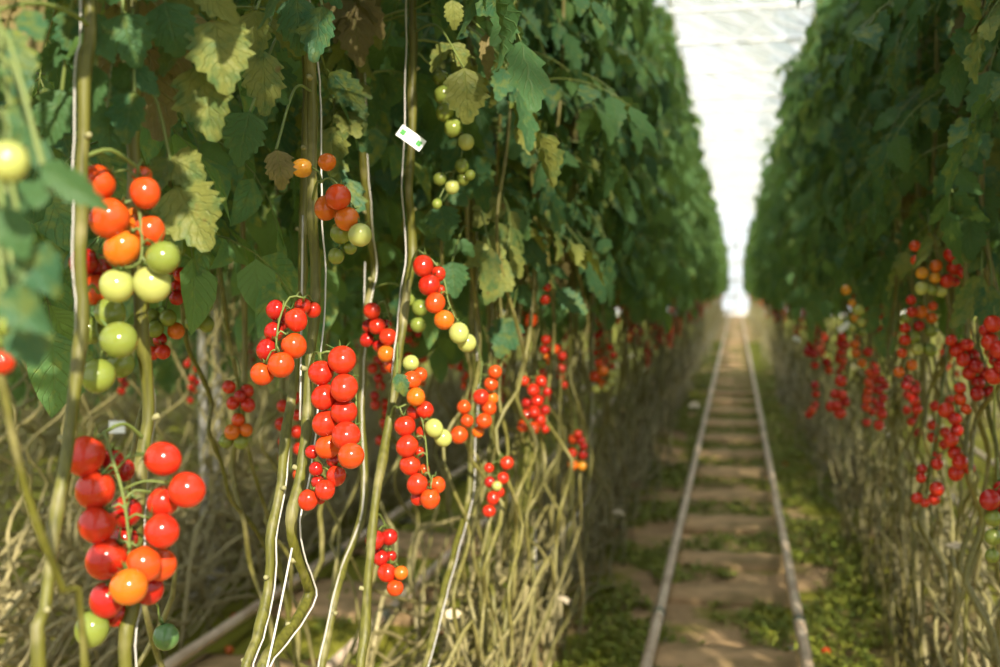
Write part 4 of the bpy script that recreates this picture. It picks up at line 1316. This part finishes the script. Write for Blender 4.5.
# ------------------------------------------------------------------ glasshouse shell
t = NT('roof glass')
tp = t.n('ShaderNodeBsdfTransparent'); tp.inputs[0].default_value = (0.97, 0.985, 0.98, 1)
gl = t.n('ShaderNodeBsdfGlossy'); gl.inputs['Roughness'].default_value = 0.05
fr = t.n('ShaderNodeFresnel'); fr.inputs[0].default_value = 1.45
mx = t.n('ShaderNodeMixShader')
t.l(t.math('MULTIPLY', fr.outputs[0], 0.5), mx.inputs[0]); t.l(tp.outputs[0], mx.inputs[1]); t.l(gl.outputs[0], mx.inputs[2])
GLASS = t.done(mx.outputs[0])
t = NT('white aluminium'); ALU = t.done(t.bsdf((0.80, 0.80, 0.79), 0.4))
Y0, Y1, EAVE, RIDGE = -3.0, 54.0, 4.9, 5.7
g = MB(); bars = MB(); gut = MB(); tr_ = MB()
for k in range(-3, 2):
    x0 = k * 4.0 + 1.0; xm = x0 + 2.0; x1 = x0 + 4.0
    for (xa, za, xb, zb) in ((x0, EAVE, xm, RIDGE), (xm, RIDGE, x1, EAVE)):
        b = len(g.v)
        g.v += [V((xa, Y0, za)), V((xb, Y0, zb)), V((xb, Y1, zb)), V((xa, Y1, za))]
        g.quad((b, b + 1, b + 2, b + 3))
        yy = Y0
        while yy <= Y1:
            bars.tube([V((xa, yy, za)), V((xb, yy, zb))], 0.016, 4)
            yy += 1.0
    bars.tube([V((xm, Y0, RIDGE)), V((xm, Y1, RIDGE))], 0.03, 4)
for k in range(-3, 3):
    gut.box((k * 4.0 + 1.0, (Y0 + Y1) / 2, EAVE - 0.04), (0.06, (Y1 - Y0) / 2, 0.05))
yy = Y0 + 1
while yy < Y1:
    tr_.tube([V((-8, yy, EAVE - 0.1)), V((8, yy, EAVE - 0.1))], 0.025, 6)
    tr_.tube([V((-8, yy, EAVE - 0.5)), V((8, yy, EAVE - 0.5))], 0.025, 6)
    for i in range(32):
        tr_.tube([V((-8 + i * 0.5, yy, EAVE - (0.1 if i % 2 else 0.5))), V((-7.5 + i * 0.5, yy, EAVE - (0.5 if i % 2 else 0.1)))], 0.010, 4)
    yy += 4.0
structure('ceiling', g.mesh('ceiling', [GLASS], False))
structure('trim_1', bars.mesh('trim_1', [ALU], False))
structure('trim_2', gut.mesh('trim_2', [ALU], False))
structure('trim_3', tr_.mesh('trim_3', [ALU], False))
# glazed end wall with horizontal bars
g = MB()
g.v += [V((-8, Y1, 0.3)), V((8, Y1, 0.3)), V((8, Y1, EAVE)), V((-8, Y1, EAVE))]
g.quad((0, 1, 2, 3))
structure('wall_far', g.mesh('wall_far', [GLASS], False))
b = MB()
for i in range(17):
    b.box((-8 + i, Y1 + 0.03, EAVE / 2), (0.03, 0.03, EAVE / 2))
for z in (0.15, 0.9, 1.7, 2.5, 3.3, 4.1, 4.9):
    b.box((0, Y1 + 0.03, z), (8, 0.03, 0.05 if z > 0.2 else 0.15))
structure('trim_4', b.mesh('trim_4', [ALU], False))

# ------------------------------------------------------------------ light
w = bpy.data.worlds.new('sky')
SC.world = w
w.use_nodes = True
nt = w.node_tree
bg = nt.nodes['Background']
# overcast sky: three times as bright overhead as at the horizon, dull ground below
tcw = nt.nodes.new('ShaderNodeTexCoord')
sxw = nt.nodes.new('ShaderNodeSeparateXYZ')
nt.links.new(tcw.outputs['Generated'], sxw.inputs[0])
rw = nt.nodes.new('ShaderNodeValToRGB')
rw.color_ramp.elements[0].position = 0.0
rw.color_ramp.elements[0].color = (0.06, 0.06, 0.045, 1)
for p_, c_ in ((0.485, (0.06, 0.06, 0.045)), (0.5, (0.50, 0.52, 0.53)), (1.0, (0.93, 0.97, 1.0))):
    e_ = rw.color_ramp.elements[1] if p_ == 1.0 else rw.color_ramp.elements.new(p_)
    e_.position = p_; e_.color = (*c_, 1)
mw = nt.nodes.new('ShaderNodeMath'); mw.operation = 'MULTIPLY_ADD'
nt.links.new(sxw.outputs[2], mw.inputs[0]); mw.inputs[1].default_value = 0.5; mw.inputs[2].default_value = 0.5
nt.links.new(mw.outputs[0], rw.inputs[0])
nt.links.new(rw.outputs[0], bg.inputs[0])
bg.inputs[1].default_value = 1.65
sun_d = bpy.data.lights.new('sun', 'SUN')
sun_d.energy = 7.0
sun_d.angle = math.radians(0.9)
sun_d.color = (1.0, 0.90, 0.74)
sun_o = bpy.data.objects.new('sun', sun_d)
COL.objects.link(sun_o)
az, el = math.radians(26), math.radians(32)
trav = V((-math.sin(az) * math.cos(el), math.cos(az) * math.cos(el), -math.sin(el)))
sun_o.rotation_mode = 'QUATERNION'
sun_o.rotation_quaternion = V((0, 0, -1)).rotation_difference(trav)
sun_o.location = (4, -6, 8)

SC.view_settings.view_transform = 'Standard'
SC.view_settings.look = 'None'
SC.view_settings.gamma = 1.0
SC.view_settings.use_curve_mapping = False
SC.view_settings.exposure = 0.52
SC.cycles.max_bounces = 8
SC.cycles.transparent_max_bounces = 12
SC.cycles.caustics_reflective = False
SC.cycles.caustics_refractive = False
SC.cycles.sample_clamp_indirect = 6.0
